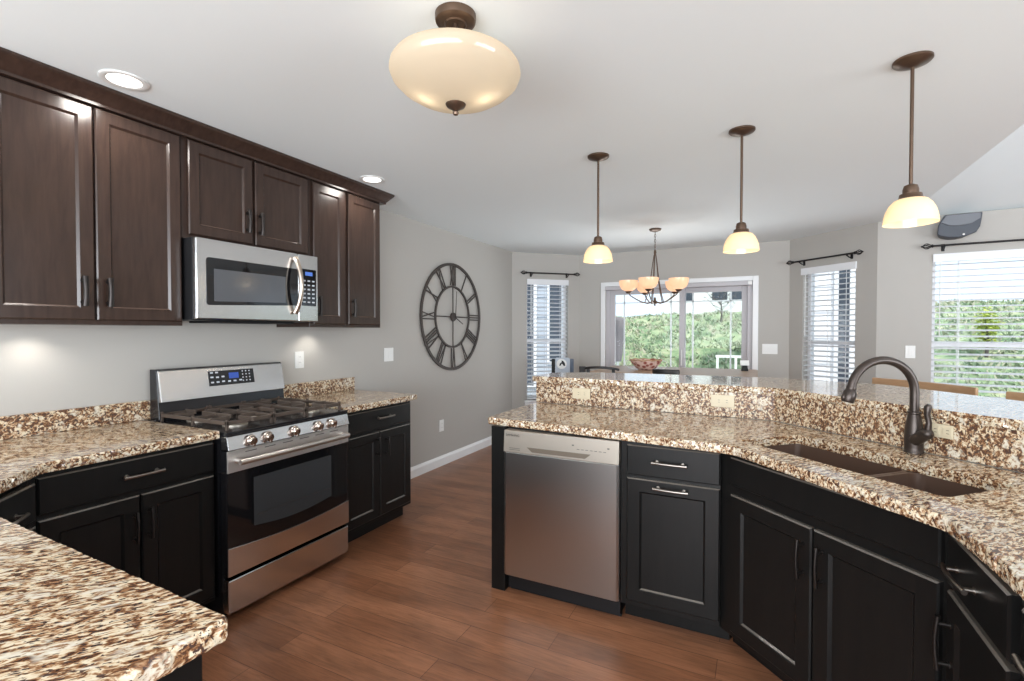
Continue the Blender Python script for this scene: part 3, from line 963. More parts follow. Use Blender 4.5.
# ------------------------------------------------------------------ wall plates
def plate(name, label, cat, P, ang, w, h, kind, mat='white', group=None):
    root = thing(name, label, cat, P, ang, group)
    MB().box(-w / 2, w / 2, -0.006, -0.0004, -h / 2, h / 2).build('cover_plate', mat, root, 0.002)
    if kind == 'outlet':
        for z in (-0.02, 0.02):
            o = MB().box(-0.016, 0.016, -0.0085, -0.0061, z - 0.014, z + 0.014).build('socket', mat, root, 0.002)
            s = MB()
            for sx in (-0.006, 0.006): s.box(sx - 0.001, sx + 0.001, -0.0089, -0.0086, z - 0.002, z + 0.007)
            s.build('slots', 'slot', o)
    elif kind == 'outlet_h':
        for x in (-0.02, 0.02):
            o = MB().box(x - 0.014, x + 0.014, -0.0085, -0.0061, -0.016, 0.016).build('socket', mat, root, 0.002)
            s = MB()
            for sz in (-0.006, 0.006): s.box(x - 0.002, x + 0.007, -0.0089, -0.0086, sz - 0.001, sz + 0.001)
            s.build('slots', 'slot', o)
    else:
        n = int(kind)
        for k in range(n):
            x = (k - (n - 1) / 2) * 0.046
            MB().box(x - 0.016, x + 0.016, -0.009, -0.0061, -0.033, 0.033).build('rocker', mat, root, 0.002)
    return root
plate('wall_outlet', 'white outlet on the wall just right of the stove backguard', 'outlet', (0, 2.432, 1.178), R90, 0.075, 0.118, 'outlet')
plate('light_switch', 'white double switch on the wall between stove cabinet and round clock', 'switch', (0, 3.375, 1.177), R90, 0.117, 0.118, '2')
plate('wall_outlet', 'white outlet low on the wall under the round clock', 'outlet', (0, 4.178, 0.412), R90, 0.075, 0.118, 'outlet')
plate('light_switch', 'white triple switch on the wall right of the patio door', 'switch', (3.035, 6.49, 1.175), 0, 0.16, 0.118, '3')
angE = atan2(E_[1] - D_[1], E_[0] - D_[0])
plate('light_switch', 'white single switch on the wall left of the wide right window', 'switch', (4.187, 5.7855, 1.188), angE, 0.075, 0.118, '1')

# ------------------------------------------------------------------ round wall clock
c = thing('wall_clock', 'large round open iron clock with roman numerals on the left wall', 'clock', (0, 4.37, 1.535), R90)
Rc, Ri = 0.565, 0.318
def ring(name, r, t, w):
    mb = MB(); n = 72
    secs = []
    for k in range(n):
        a = 2 * pi * k / n
        secs.append([mb.v(((r + dr_) * cos(a), y_, (r + dr_) * sin(a))) for dr_, y_ in ((-w, -0.012 - t), (w, -0.012 - t), (w, -0.012), (-w, -0.012))])
    for k in range(n):
        A, Bq = secs[k], secs[(k + 1) % n]
        for q in range(4): mb.f([A[q], A[(q + 1) % 4], Bq[(q + 1) % 4], Bq[q]])
    return mb.build(name, 'clockmetal', c, auto=40)
ring('outer_ring', Rc - 0.014, 0.014, 0.014); ring('inner_ring', Ri, 0.014, 0.010)
NUM = ['XII', 'I', 'II', 'III', 'IIII', 'V', 'VI', 'VII', 'VIII', 'IX', 'X', 'XI']
for i, s in enumerate(NUM):
    a = pi / 2 - i * pi / 6
    mb = MB()
    # numerals read from outside: radial axis is up
    T = Matrix.Translation((0.0, 0, 0)) @ Matrix.Rotation(-(a - pi / 2), 4, 'Y')
    mb.xf = T
    z0, z1 = Ri + 0.012, Rc - 0.03
    wds = {'I': 0.026, 'V': 0.062, 'X': 0.062}
    tot = sum(wds[ch] for ch in s)
    x = -tot / 2
    def stroke(xa, za, xb, zb, w):
        mb.prism([(xa - w, za), (xa + w, za), (xb + w, zb), (xb - w, zb)], -0.024, -0.016, lambda p_, q_, h_: (p_, h_, q_))
    for ch in s:
        wc = wds[ch]; m_ = x + wc / 2
        if ch == 'I': stroke(m_, z0, m_, z1, 0.006)
        elif ch == 'V':
            stroke(x + 0.008, z1, m_, z0, 0.0065); stroke(x + wc - 0.008, z1, m_, z0, 0.004)
        else:
            stroke(x + 0.008, z1, x + wc - 0.008, z0, 0.0065); stroke(x + wc - 0.008, z1, x + 0.008, z0, 0.004)
        x += wc
    mb.xf = None
    mb.build('numeral', 'clockmetal', c)
for a in range(4):
    dx, dz = [(0, 1), (1, 0), (0, -1), (-1, 0)][a]
    MB().cyl((dx * 0.03, -0.019, dz * 0.03), (dx * Ri, -0.019, dz * Ri), 0.006, 8).build('spoke', 'clockmetal', c, auto=40)
MB().lathe([(0.0, 0), (0.045, 0), (0.045, 0.02), (0.03, 0.026), (0, 0.026)], 24, (0, -0.012, 0), Matrix.Rotation(pi / 2, 3, 'X')).build('hub', 'clockmetal', c, auto=40)
hm = MB(); hm.tube([(0, -0.042, 0), (0.16, -0.042, -0.075)], [0.006, 0.004], 6); hm.build('hour_hand', 'clockmetal', c)
hm = MB(); hm.tube([(0.012, -0.046, 0), (0.03, -0.046, 0.27)], [0.005, 0.003], 6); hm.build('minute_hand', 'clockmetal', c)

# ------------------------------------------------------------------ island: cabinets
tag(MB().box(1.632, 1.712, 2.292, 2.93, 0.0, 0.8755).build('end_panel', 'black', None, 0.002), 'black end panel standing left of the dishwasher', 'panel')
c = thing('dishwasher', 'stainless dishwasher built in under the island counter', 'dishwasher', (1.722, 2.262, 0))
Wd = 0.606
MB().box(0.004, Wd - 0.004, 0.05, 0.60, 0.02, 0.87).build('tub', 'darkplastic', c)
dwd = MB(); dwd.prism([(0.0, 0.0495), (0.0, 0.008), (0.012, 0.0), (Wd - 0.012, 0.0), (Wd, 0.008), (Wd, 0.0495)], 0.108, 0.752)
dw = dwd.build('door', 'steeldw', c, 0.002)
sp = MB(); sp.prism([(-0.004, 0.754), (0.0495, 0.754), (0.0495, 0.866), (0.004, 0.866)], 0.0, Wd, lambda a, b_, h_: (h_, a, b_))
spo = sp.build('control_strip', 'steelstrip', c, 0.003)
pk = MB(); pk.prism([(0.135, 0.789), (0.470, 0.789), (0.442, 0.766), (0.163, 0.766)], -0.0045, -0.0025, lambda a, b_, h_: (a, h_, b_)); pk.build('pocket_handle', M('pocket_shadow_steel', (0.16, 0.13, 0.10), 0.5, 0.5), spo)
for z in (0.776, 0.768): MB().box(0.035, 0.095, -0.0042, -0.0028, z, z + 0.0022).build('vent_slot', 'slot', spo)
ks = MB()
for k in range(7): ks.box(0.40 + k * 0.022, 0.413 + k * 0.022, -0.002, -0.0005, 0.806, 0.8085)
for k in (0, 8): ks.box(0.375 + k * 0.022, 0.385 + k * 0.022, -0.0015, 0.0, 0.822, 0.828)
ks.build('button_marks', 'slot', spo)
text_mesh('logo', 'SAMSUNG', 0.017, 'slot', spo, (0.052, -0.0012, 0.843))
MB().box(0.004, Wd - 0.004, 0.075, 0.10, 0.0, 0.107).build('toe_panel', 'darkplastic', c)

c = thing('base_cabinet', 'black island cabinet with one drawer and pull out door beside the dishwasher', 'cabinet', (2.334, 2.28, 0))
T = frame_xf(2.334, 2.28, 0).inverted()
base_carcass(c, 0.46, poly=loc([(2.334, 2.28), (2.766, 2.28), (2.95, 2.82), (2.334, 2.86)], T), toe=loc([(2.334, 2.372), (2.80, 2.372), (2.95, 2.82), (2.334, 2.86)], T))
dr = slab('drawer', c, 0.031, 0.430, 0.719, 0.857, 'black'); pull(dr, 0.222, 0.79, 0.15)
dl = shaker('door', c, 0.031, 0.430, 0.13, 0.704, 'black'); pull(dl, 0.228, 0.674, 0.15)

S45 = -pi / 4
sx0, sy0 = 2.800, 2.221
n45 = 0.02 / sqrt(2)
c = thing('sink_cabinet', 'black angled two door sink cabinet under the brown sink', 'cabinet', (sx0 + n45, sy0 + n45, 0), S45)
T = frame_xf(sx0 + n45, sy0 + n45, S45).inverted()
Ls = 0.772
base_carcass(c, Ls, z1=0.66, poly=loc([(2.768, 2.281), (3.368, 1.681), (3.93, 1.86), (2.968, 2.815)], T), toe=loc([(2.815, 2.372), (3.455, 1.74), (3.93, 1.86), (2.968, 2.815)], T))
ff = MB(); ff.box(-0.062, 0.79, 0.0, 0.018, 0.6605, 0.8755); ff.build('face_frame', 'black', c)
slab('false_front', c, 0.004, Ls - 0.004, 0.743, 0.858, 'black')
dl = shaker('door', c, 0.006, Ls / 2 - 0.003, 0.13, 0.704, 'black'); pull(dl, 0.350, 0.588, 0.135, True, 'pulldark')
dd = shaker('door', c, Ls / 2 + 0.003, Ls - 0.006, 0.13, 0.704, 'black'); pull(dd, 0.423, 0.590, 0.135, True, 'pulldark')

def third_cab(label, y0, y1, fx=0.0):
    c = thing('base_cabinet', label, 'cabinet', (3.370, y0, 0), -R90)
    w = y0 - y1
    base_carcass(c, w, depth=0.55)
    dr = slab('drawer', c, 0.022, w - 0.024, 0.719, 0.857, 'black'); pull(dr, 0.15, 0.785, 0.15)
    dl = shaker('door', c, 0.022, w - 0.024, 0.13, 0.704, 'black'); pull(dl, 0.05, 0.57, 0.14, True, 'pulldark')
    return c
third_cab('black cabinet with drawer and door right of the angled sink cabinet', 1.672, 1.278)
third_cab('black cabinet at the right edge beyond the last handle', 1.275, 0.70)

# ------------------------------------------------------------------ island countertop with sink cut-out, backsplash, bar
I_poly = poly_round([(1.588, 2.315), (2.03, 2.276), (2.40, 2.232), (2.815, 2.176), (3.325, 1.578), (3.343, 1.35), (3.343, 0.30), (3.985, 0.30), (3.985, 1.876), (2.982, 2.879), (1.60, 2.955)],
                    [0.03, 0, 0, 0.10, 0.10, 0.05, 0, 0, 0, 0, 0])
top = slab_rough(I_poly, 0.877, 0.914, 3).build('island_countertop', 'granite')
SKU = (0.375, 1.142); SKV = (3.636, 3.962)
def uv(u, v): return ((u + v) / sqrt(2), (v - u) / sqrt(2))
hole = poly_round([uv(SKU[0], SKV[0]), uv(SKU[1], SKV[0]), uv(SKU[1], SKV[1]), uv(SKU[0], SKV[1])], [0.022] * 4)
cut = MB().prism(hole, 0.80, 1.0).build('cutter', 'granite')
bmod = top.modifiers.new('hole', 'BOOLEAN'); bmod.object = cut; bmod.operation = 'DIFFERENCE'; bmod.solver = 'EXACT'
dg = bpy.context.evaluated_depsgraph_get()
newme = bpy.data.meshes.new_from_object(top.evaluated_get(dg))
top.modifiers.clear(); top.data = newme
bpy.data.objects.remove(cut)
tag(top, 'granite island countertop around the sink and above the dishwasher', 'countertop')

c = thing('kitchen_sink', 'dark brown double bowl sink sunk in the island countertop', 'sink', (0, 0, 0))
T45 = Matrix.Rotation(S45, 4, 'Z')
def bowl(u0, u1, v0, v1, zb, zt, name):
    mb = MB(); mb.xf = T45
    w = 0.012
    # inner and outer shells as stacked rounded rectangles
    def rr(a0, a1, b0, b1, r): return poly_round([(a0, b0), (a1, b0), (a1, b1), (a0, b1)], [r] * 4, 5)
    loops = [(rr(u0 - w, u1 + w, v0 - w, v1 + w, 0.05), zb - w), (rr(u0 - w, u1 + w, v0 - w, v1 + w, 0.05), zt), (rr(u0, u1, v0, v1, 0.04), zt), (rr(u0 + 0.006, u1 - 0.006, v0 + 0.006, v1 - 0.006, 0.04), zb + 0.03), (rr(u0 + 0.03, u1 - 0.03, v0 + 0.03, v1 - 0.03, 0.03), zb)]
    vs = [[mb.v((a, b_, z)) for a, b_ in lp] for lp, z in loops]
    for A, Bq in zip(vs, vs[1:]):
        n = len(A)
        for k in range(n): mb.f([A[k], A[(k + 1) % n], Bq[(k + 1) % n], Bq[k]])
    mb.f(vs[-1]); mb.f(vs[0][::-1])
    return mb.build(name, 'sink', c, auto=40)
ZT = 0.8765
b1 = bowl(SKU[0] - 0.004, 0.828, SKV[0] - 0.004, SKV[1] + 0.004, 0.70, ZT, 'basin')
b2 = bowl(0.854, SKU[1] + 0.004, SKV[0] - 0.004, SKV[1] + 0.004, 0.70, ZT, 'basin')
for (uu, par) in ((0.63, b1), (0.99, b2)):
    q = uv(uu, 3.81)
    MB().lathe([(0.0, 0.7006), (0.035, 0.7006), (0.043, 0.704), (0.045, 0.7006)], 24, (q[0], q[1], 0)).build('drain', 'steel', par, auto=40)

# knee wall under the bar (structure) and granite splash
def offset_poly(P, dist):
    """offset an open polyline to its left side by dist"""
    out = []
    P = [Vector(p) for p in P]
    for i, p in enumerate(P):
        dirs = []
        if i > 0: dirs.append((p - P[i - 1]).normalized())
        if i < len(P) - 1: dirs.append((P[i + 1] - p).normalized())
        ns = [Vector((-d_.y, d_.x)) for d_ in dirs]
        n = sum(ns, Vector((0, 0))).normalized()
        out.append(tuple(p + n * dist / n.dot(ns[0])))
    return out
SPL = [(1.600, 2.960), (2.985, 2.884), (3.990, 1.879), (3.990, 0.30)]   # splash face, walking left to right
ZB0, ZB1 = 1.052, 1.087
back = offset_poly(SPL, 0.018)
tag(MB().prism(SPL + back[::-1], 0.9145, ZB0 - 0.0005).build('granite_backsplash', 'granite_splash', None, 0.002), 'tall granite backsplash rising from the island counter to the bar', 'backsplash')
back2 = offset_poly(SPL, 0.0185); back3 = offset_poly(SPL, 0.14)
struct(MB().prism(back2 + back3[::-1], 0.0, ZB0 - 0.0005).build('wall_bar', 'wall'))
front = offset_poly(SPL, -0.012)
front[0] = (1.565, 2.935)
BAR = front + [(4.40, 0.30), (4.40, 2.15), (3.90, 2.80), (3.52, 3.36), (2.95, 3.52), (1.85, 3.42), (1.60, 3.25)]
BAR = poly_round(BAR, [0.04, 0.0, 0.0, 0, 0, 0.25, 0.1, 0.3, 0.3, 0.25, 0.1], 6)
tag(slab_rough(BAR, ZB0, ZB1, 4).build('bar_counter', 'granite'), 'raised polished granite bar top behind the sink', 'bar counter')

# outlets on the splash
aS1 = atan2(SPL[1][1] - SPL[0][1], SPL[1][0] - SPL[0][0])
def on_splash(x): t = (x - SPL[0][0]) / (SPL[1][0] - SPL[0][0]); return SPL[0][1] + t * (SPL[1][1] - SPL[0][1])
plate('splash_outlet', 'ivory outlet on the granite splash at the left end of the bar', 'outlet', (1.918, on_splash(1.918), 0.990), aS1, 0.118, 0.066, 'outlet_h', 'ivory')
plate('splash_outlet', 'ivory outlet in the middle of the granite splash below the bar', 'outlet', (2.735, on_splash(2.735), 1.000), aS1, 0.118, 0.066, 'outlet_h', 'ivory')
q = uv(0.83, 4.148)
plate('splash_outlet', 'ivory outlet on the granite splash behind the faucet handle', 'outlet', (q[0], q[1], 1.008), S45, 0.075, 0.05, 'outlet_h', 'ivory')

# faucet
q = uv(0.757, 4.112)
c = thing('faucet', 'oil rubbed bronze gooseneck faucet at the back of the sink', 'faucet', (q[0], q[1], 0.9145), S45)
bd = MB()
bd.lathe([(0.0, 0), (0.033, 0), (0.033, 0.004), (0.0305, 0.008), (0.030, 0.02), (0.0305, 0.06), (0.029, 0.095), (0.0225, 0.130), (0.0195, 0.147), (0.0225, 0.150), (0.0225, 0.156), (0.0165, 0.159), (0, 0.159)], 28)
bd.build('body', 'bronze', c, auto=40)
sp = MB()
dirx, diry = -0.3175, -0.948
pts = []; H0 = 0.157; Rr = 0.122; ZA = 0.232
for k in range(5): pts.append((0, 0, H0 + (ZA - H0) * k / 4))
for k in range(1, 19):
    a = pi * k / 18 * 0.945
    o_ = Rr * (1 - cos(a)); pts.append((dirx * o_, diry * o_, ZA + Rr * sin(a)))
ex, ey, ez = pts[-1]
sp.tube(pts, [0.0155] * len(pts), 16)
sp.build('spout', 'bronze', c, auto=40)
hd_ = MB()
t_ = Vector((pts[-1][0] - pts[-2][0], pts[-1][1] - pts[-2][1], pts[-1][2] - pts[-2][2])).normalized()
hd_.lathe([(0.0, 0.0), (0.0165, 0.0), (0.018, 0.006), (0.0165, 0.012), (0.0225, 0.024), (0.0235, 0.042), (0.0215, 0.058), (0.019, 0.063), (0, 0.063)], 20, (ex, ey, ez), t_.to_track_quat('Z', 'Y').to_matrix())
hd_.build('spray_head', 'bronze', c, auto=40)
btn = MB(); btn.ball((ex + dirx * 0.030, ey + diry * 0.030, ez - 0.042), 0.009, 12, 1.7); btn.build('spray_button', 'bronze', c, auto=60)
vl = MB(); vl.cyl((0.012, -0.012, 0.050), (0.066, -0.034, 0.086), 0.0225, 20, 0.020)
vl.ball((0.066, -0.034, 0.086), 0.0205, 16)
vl.build('valve', 'bronze', c, auto=40)
lv = MB(); lv.tube([(0.068, -0.034, 0.098), (0.072, -0.036, 0.128), (0.066, -0.037, 0.160), (0.070, -0.038, 0.186), (0.074, -0.038, 0.196)], [0.012, 0.0095, 0.0095, 0.0125, 0.006], 12)
lv.build('lever', 'bronze', c, auto=50)

# ------------------------------------------------------------------ lamps
def pendant(label, x, y, power):
    root = thing('pendant_lamp', label, 'pendant lamp', (x, y, 0), 0, 'bronze pendant lamps over the bar')
    MB().lathe([(0.0, CEIL - 0.030), (0.012, CEIL - 0.030), (0.03, CEIL - 0.024), (0.058, CEIL - 0.014), (0.064, CEIL - 0.008), (0.064, CEIL - 0.0005), (0, CEIL - 0.0005)], 32).build('canopy', 'lampbronze', root, auto=40)
    MB().cyl((0, 0, 1.945), (0, 0, CEIL - 0.029), 0.0065, 12).build('rod', 'lampbronze', root, auto=40)
    MB().lathe([(0.0, 1.95), (0.012, 1.95), (0.022, 1.945), (0.026, 1.93), (0.026, 1.915), (0.036, 1.912), (0.038, 1.898), (0.043, 1.893), (0.040, 1.888), (0.0, 1.888)], 28).build('cap', 'lampbronze', root, auto=40)
    prof = [(0.039, 1.8945), (0.054, 1.888), (0.068, 1.872), (0.078, 1.851), (0.084, 1.830), (0.0865, 1.811), (0.0875, 1.799)]
    MB().lathe(prof, 40).build('shade', 'shade', root, auto=60)
    MB().ball((0, 0, 1.840), 0.024, 16).build('bulb', 'bulb', root, auto=60)
    light('pendant_light', 'POINT', (x, y, 1.806), power, (1.0, 0.82, 0.58), 0.02)
    return root
PP = 0.36
pendant('bronze pendant lamp furthest left over the bar end', 2.041, 2.876, PP)
pendant('bronze pendant lamp in the middle, left of the tall faucet', 2.821, 2.843, PP)
pendant('bronze pendant lamp furthest right beside the grey speaker', 3.430, 2.408, PP)

# semi-flush bowl light
fx_, fy_ = 1.995, 1.392
c = thing('ceiling_light', 'large cream glass bowl light hung close under the ceiling', 'ceiling light', (fx_, fy_, 0))
MB().lathe([(0.0, CEIL - 0.030), (0.030, CEIL - 0.030), (0.034, CEIL - 0.034), (0.038, CEIL - 0.030), (0.060, CEIL - 0.028), (0.066, CEIL - 0.024), (0.068, CEIL - 0.014), (0.068, CEIL - 0.0005), (0, CEIL - 0.0005)], 36).build('canopy', 'lampbronze', c, auto=30)
MB().cyl((0, 0, 2.1375), (0, 0, CEIL - 0.0305), 0.008, 12).build('stem', 'lampbronze', c, auto=40)
MB().lathe([(0.004, 2.138), (0.05, 2.141), (0.10, 2.151), (0.15, 2.169), (0.186, 2.192), (0.208, 2.214), (0.2165, 2.235), (0.214, 2.250), (0.206, 2.262), (0.193, 2.271)], 56).build('glass_bowl', 'shade_cream', c, auto=60)
MB().lathe([(0, 2.098), (0.008, 2.101), (0.010, 2.108), (0.006, 2.114), (0.014, 2.119), (0.030, 2.128), (0.034, 2.135), (0, 2.1372)], 24).build('finial', 'lampbronze', c, auto=40)
for k in range(2):
    a = radians(205 + 180 * k)
    bx2, by2 = 0.092 * cos(a), 0.092 * sin(a)
    MB().ball((bx2, by2, 2.226), 0.018, 16).build('bulb', 'bulb', c, auto=60)
    light('bowl_lamp', 'POINT', (fx_ + bx2, fy_ + by2, 2.178), 0.14, (1.0, 0.86, 0.66), 0.026)

# recessed downlights
def downlight(label, x, y, power, visible=True):
    if visible:
        root = thing('recessed_light', label, 'ceiling light', (x, y, CEIL), 0, 'recessed lights in the ceiling')
        MB().lathe([(0.050, -0.0005), (0.085, -0.0005), (0.086, -0.004), (0.080, -0.007), (0.062, -0.004), (0.050, -0.0005)], 40).build('trim_ring', 'white', root, auto=50)
        MB().lathe([(0.0, -0.0035), (0.061, -0.0035), (0.061, -0.0008), (0.0, -0.0008)], 40).build('lens', 'downlight', root, auto=50)
    light('downlight', 'SPOT', (x, y, CEIL - 0.02), power, (1.0, 0.95, 0.88), 0.06, spot=radians(170), blend=0.6)
downlight('lit recessed ceiling light above the left wall cabinets', 0.525, 1.128, 16)
downlight('lit recessed ceiling light at the right end of the wall cabinets', 0.515, 2.615, 16)
for x, y in ((0.6, -1.0), (2.6, -1.2), (3.7, 0.6)):  # unseen lamps without fixtures, added as fill out of frame
    downlight('', x, y, 12, False)

# chandelier
chx, chy = 1.958, 5.169
c = thing('chandelier', 'five light bronze chandelier with peach glass cups by the patio door', 'chandelier', (chx, chy, 0))
MB().lathe([(0.0, CEIL - 0.03), (0.02, CEIL - 0.03), (0.055, CEIL - 0.018), (0.062, CEIL - 0.0005), (0, CEIL - 0.0005)], 28).build('canopy', 'lampbronze', c, auto=40)
ch = MB(); z = CEIL - 0.03; k = 0
while z > 2.20:
    pts = []
    for j in range(10):
        a = 2 * pi * j / 10
        o_ = 0.007 * cos(a)
        pts.append((o_ if k % 2 else 0, 0 if k % 2 else o_, z - 0.014 + 0.017 * sin(a)))
    ch.tube(pts, 0.0025, 6, True)
    z -= 0.026; k += 1
ch.build('chain', 'lampbronze', c, auto=60)
MB().lathe([(0, 2.215), (0.008, 2.212), (0.015, 2.19), (0.010, 2.172), (0.014, 2.16), (0, 2.155)], 16).build('top_knob', 'lampbronze', c, auto=40)
hub = MB(); hub.lathe([(0, 1.640), (0.010, 1.646), (0.008, 1.658), (0.030, 1.668), (0.034, 1.680), (0.014, 1.698), (0.010, 1.728), (0, 1.733)], 20); hub.build('hub', 'lampbronze', c, auto=40)
angv = radians(10.3)
for i in range(5):
    th = radians(-103 + 72 * i) + angv
    ux, uy = cos(th), sin(th)
    r0 = 0.264
    am = MB()
    am.tube([(ux * 0.02, uy * 0.02, 1.680), (ux * 0.07, uy * 0.07, 1.668), (ux * 0.14, uy * 0.14, 1.688), (ux * 0.20, uy * 0.20, 1.722), (ux * 0.245, uy * 0.245, 1.752), (ux * r0, uy * r0, 1.782)], 0.006, 8)
    am.tube([(ux * 0.10, uy * 0.10, 1.675), (ux * 0.075, uy * 0.075, 1.76), (ux * 0.042, uy * 0.042, 1.92), (ux * 0.024, uy * 0.024, 2.07), (ux * 0.010, uy * 0.010, 2.165)], 0.0048, 8)
    am.build('arm', 'lampbronze', c, auto=60)
    MB().lathe([(0, 1.772), (0.018, 1.775), (0.030, 1.787), (0.034, 1.796), (0, 1.798)], 20, (ux * r0, uy * r0, 0)).build('shade_holder', 'lampbronze', c, auto=40)
    MB().lathe([(0.012, 1.7985), (0.045, 1.803), (0.070, 1.820), (0.086, 1.846), (0.094, 1.878), (0.097, 1.906)], 32, (ux * r0, uy * r0, 0)).build('glass_cup', 'shade_peach', c, auto=60)
    MB().ball((ux * r0, uy * r0, 1.845), 0.020, 12).build('bulb', 'bulb', c, auto=60)
    light('chandelier_light', 'POINT', (chx + ux * r0, chy + uy * r0, 1.885), 0.10, (1.0, 0.85, 0.66), 0.022)

# ------------------------------------------------------------------ speaker on the right back wall
c = thing('wall_speaker', 'slate grey wedge speaker high on the wall above the right curtain rod', 'speaker', (4.485, 5.757, 2.305), angE)
out = [(-0.150, -0.062), (-0.12, -0.082), (-0.06, -0.098), (0.0, -0.100), (0.06, -0.090), (0.115, -0.066), (0.140, -0.02), (0.150, 0.05), (0.155, 0.105), (-0.10, 0.105), (-0.14, 0.02)]
bm_ = MB(); bm_.prism(out, -0.16, -0.004, lambda a, b_, h_: (a * (1.0 if h_ < -0.1 else 0.8), h_ + 0.0, b_ * (1.0 if h_ < -0.1 else 1.0)))
bm_.build('cabinet', 'speaker', c, 0.012, 3)
lens_ = [(-0.125, 0.040), (-0.07, 0.008), (0.0, -0.002), (0.08, 0.010), (0.135, 0.050), (0.14, 0.098), (-0.085, 0.098)]
MB().prism(lens_, -0.170, -0.1605, lambda a, b_, h_: (a, h_, b_)).build('grille', 'speakertop', c, 0.004)
MB().cyl((0.03, -0.162, -0.078), (0.03, -0.166, -0.078), 0.008, 12).build('badge', 'white', c, auto=40)
MB().box(-0.03, 0.03, -0.0045, 0.03, -0.03, 0.03).build('bracket', 'darkplastic', c)

# ------------------------------------------------------------------ dining set and stools
c = thing('dining_table', 'counter height wooden dining table by the patio door', 'table', (2.15, 5.25, 0))
MB().prism(poly_round([(-0.76, -0.5), (0.76, -0.5), (0.76, 0.5), (-0.76, 0.5)], [0.05] * 4), 0.945, 0.980).build('table_top', 'table', c, 0.006)
ap = MB(); ap.box(-0.66, 0.66, -0.42, -0.40, 0.86, 0.9445).box(-0.66, 0.66, 0.40, 0.42, 0.86, 0.9445).box(-0.68, -0.66, -0.42, 0.42, 0.86, 0.9445).box(0.66, 0.68, -0.42, 0.42, 0.86, 0.9445)
ap.build('apron', 'table', c)
for sx in (-1, 1):
    for sy in (-1, 1):
        l = MB(); l.prism([(sx * 0.65 - 0.035, sy * 0.39 - 0.035), (sx * 0.65 + 0.035, sy * 0.39 - 0.035), (sx * 0.65 + 0.035, sy * 0.39 + 0.035), (sx * 0.65 - 0.035, sy * 0.39 + 0.035)], 0, 0.8595)
        l.build('leg', 'table', c, 0.004)
c = thing('bowl', 'red and white patterned bowl on the dining table', 'bowl', (1.865, 5.20, 0.981))
MB().lathe([(0, 0), (0.07, 0.0), (0.10, 0.02), (0.14, 0.06), (0.165, 0.10), (0.160, 0.103), (0.135, 0.066), (0.095, 0.03), (0.0, 0.018)], 40).build('basin', 'basket', c, auto=50)
rm = MB(); rm.tube([(0.164 * cos(2 * pi * k / 40), 0.164 * sin(2 * pi * k / 40), 0.104 + 0.004 * cos(10 * 2 * pi * k / 40)) for k in range(40)], 0.006, 8, True); rm.build('rim', 'tan', c, auto=60)
hw = MB()
for s in (-1, 1): hw.tube([(s * 0.16, 0, 0.10), (s * 0.21, 0, 0.085), (s * 0.215, 0, 0.05), (s * 0.17, 0, 0.01), (s * 0.12, 0, 0.005)], 0.004, 8)
hw.build('wire_handle', 'whitemetal', c, auto=60)

def counter_chair(label, x, y, rot, width, ztop, mat, seat_mat, arc=0.02, rail_h=0.07, group=None, name='counter_stool', knob=False, slats=True):
    """local: back rail along x at y=0, seat toward +y"""
    c = thing(name, label, 'stool', (x, y, 0), rot, group)
    hw_ = width / 2
    zs = 0.66
    n = 12
    rl = MB()
    lo, hi = [], []
    for k in range(n + 1):
        t = -1 + 2 * k / n
        xx = t * hw_; yy = -0.035 * (1 - t * t)
        zt = ztop - arc * t * t
        for lst, z in ((lo, zt - rail_h), (hi, zt)):
            lst.append((rl.v((xx, yy - 0.011, z)), rl.v((xx, yy + 0.011, z))))
    for k in range(n):
        rl.f([lo[k][0], lo[k + 1][0], hi[k + 1][0], hi[k][0]]); rl.f([lo[k][1], hi[k][1], hi[k + 1][1], lo[k + 1][1]])
        rl.f([hi[k][0], hi[k + 1][0], hi[k + 1][1], hi[k][1]]); rl.f([lo[k][0], lo[k][1], lo[k + 1][1], lo[k + 1][0]])
    rl.f([lo[0][0], hi[0][0], hi[0][1], lo[0][1]]); rl.f([lo[n][0], lo[n][1], hi[n][1], hi[n][0]])
    rl.build('top_rail', mat, c, 0.006)
    pw = hw_ - 0.05
    for s in (-1, 1):
        l = MB(); l.tube([(s * pw, 0.012, 0), (s * pw, 0.008, 0.5), (s * pw, -0.012, ztop - rail_h + 0.01)], [0.016, 0.019, 0.015], 10); l.build('leg', mat, c, auto=50)
        l = MB(); l.tube([(s * pw, 0.40, 0), (s * pw, 0.37, zs - 0.02)], [0.016, 0.02], 10); l.build('leg', mat, c, auto=50)
    MB().prism(poly_round([(-pw, 0.03), (pw, 0.03), (pw, 0.41), (-pw, 0.41)], [0.04] * 4), zs - 0.02, zs + 0.02).build('seat', seat_mat, c, 0.008)
    st = MB()
    for z in (0.22,): st.cyl((-pw, 0.385, z), (pw, 0.385, z), 0.011, 10)
    for s in (-1, 1): st.cyl((s * pw, 0.02, 0.3), (s * pw, 0.38, 0.3), 0.011, 10)
    st.build('stretcher', mat, c, auto=50)
    sl = MB()
    if not slats: sl.box(-pw, pw, -0.02, -0.006, 0.74, 0.80)
    for k in range(3 if slats else 0): sl.box(-pw * 0.5 + k * pw * 0.5 - 0.012, -pw * 0.5 + k * pw * 0.5 + 0.012, -0.032, -0.018, zs + 0.02, ztop - rail_h + 0.005)
    sl.build('back_slat', mat, c)
    if knob:
        kb_ = MB(); kb_.box(-hw_ - 0.035, -hw_ + 0.02, -0.02, 0.02, ztop - 0.075, ztop - 0.008); kb_.build('post_cap', mat, c, 0.006)
    return c
counter_chair('black stool with square post at the left end of the dining table', 1.638, 4.33, 0, 0.335, 1.068, 'blackwood', 'blackwood', 0.018, 0.022, 'black stools round the dining table', knob=True, slats=False)
counter_chair('black stool at the middle of the dining table before the door mullion', 2.206, 4.33, 0, 0.225, 1.059, 'blackwood', 'blackwood', 0.004, 0.04, 'black stools round the dining table', slats=False)
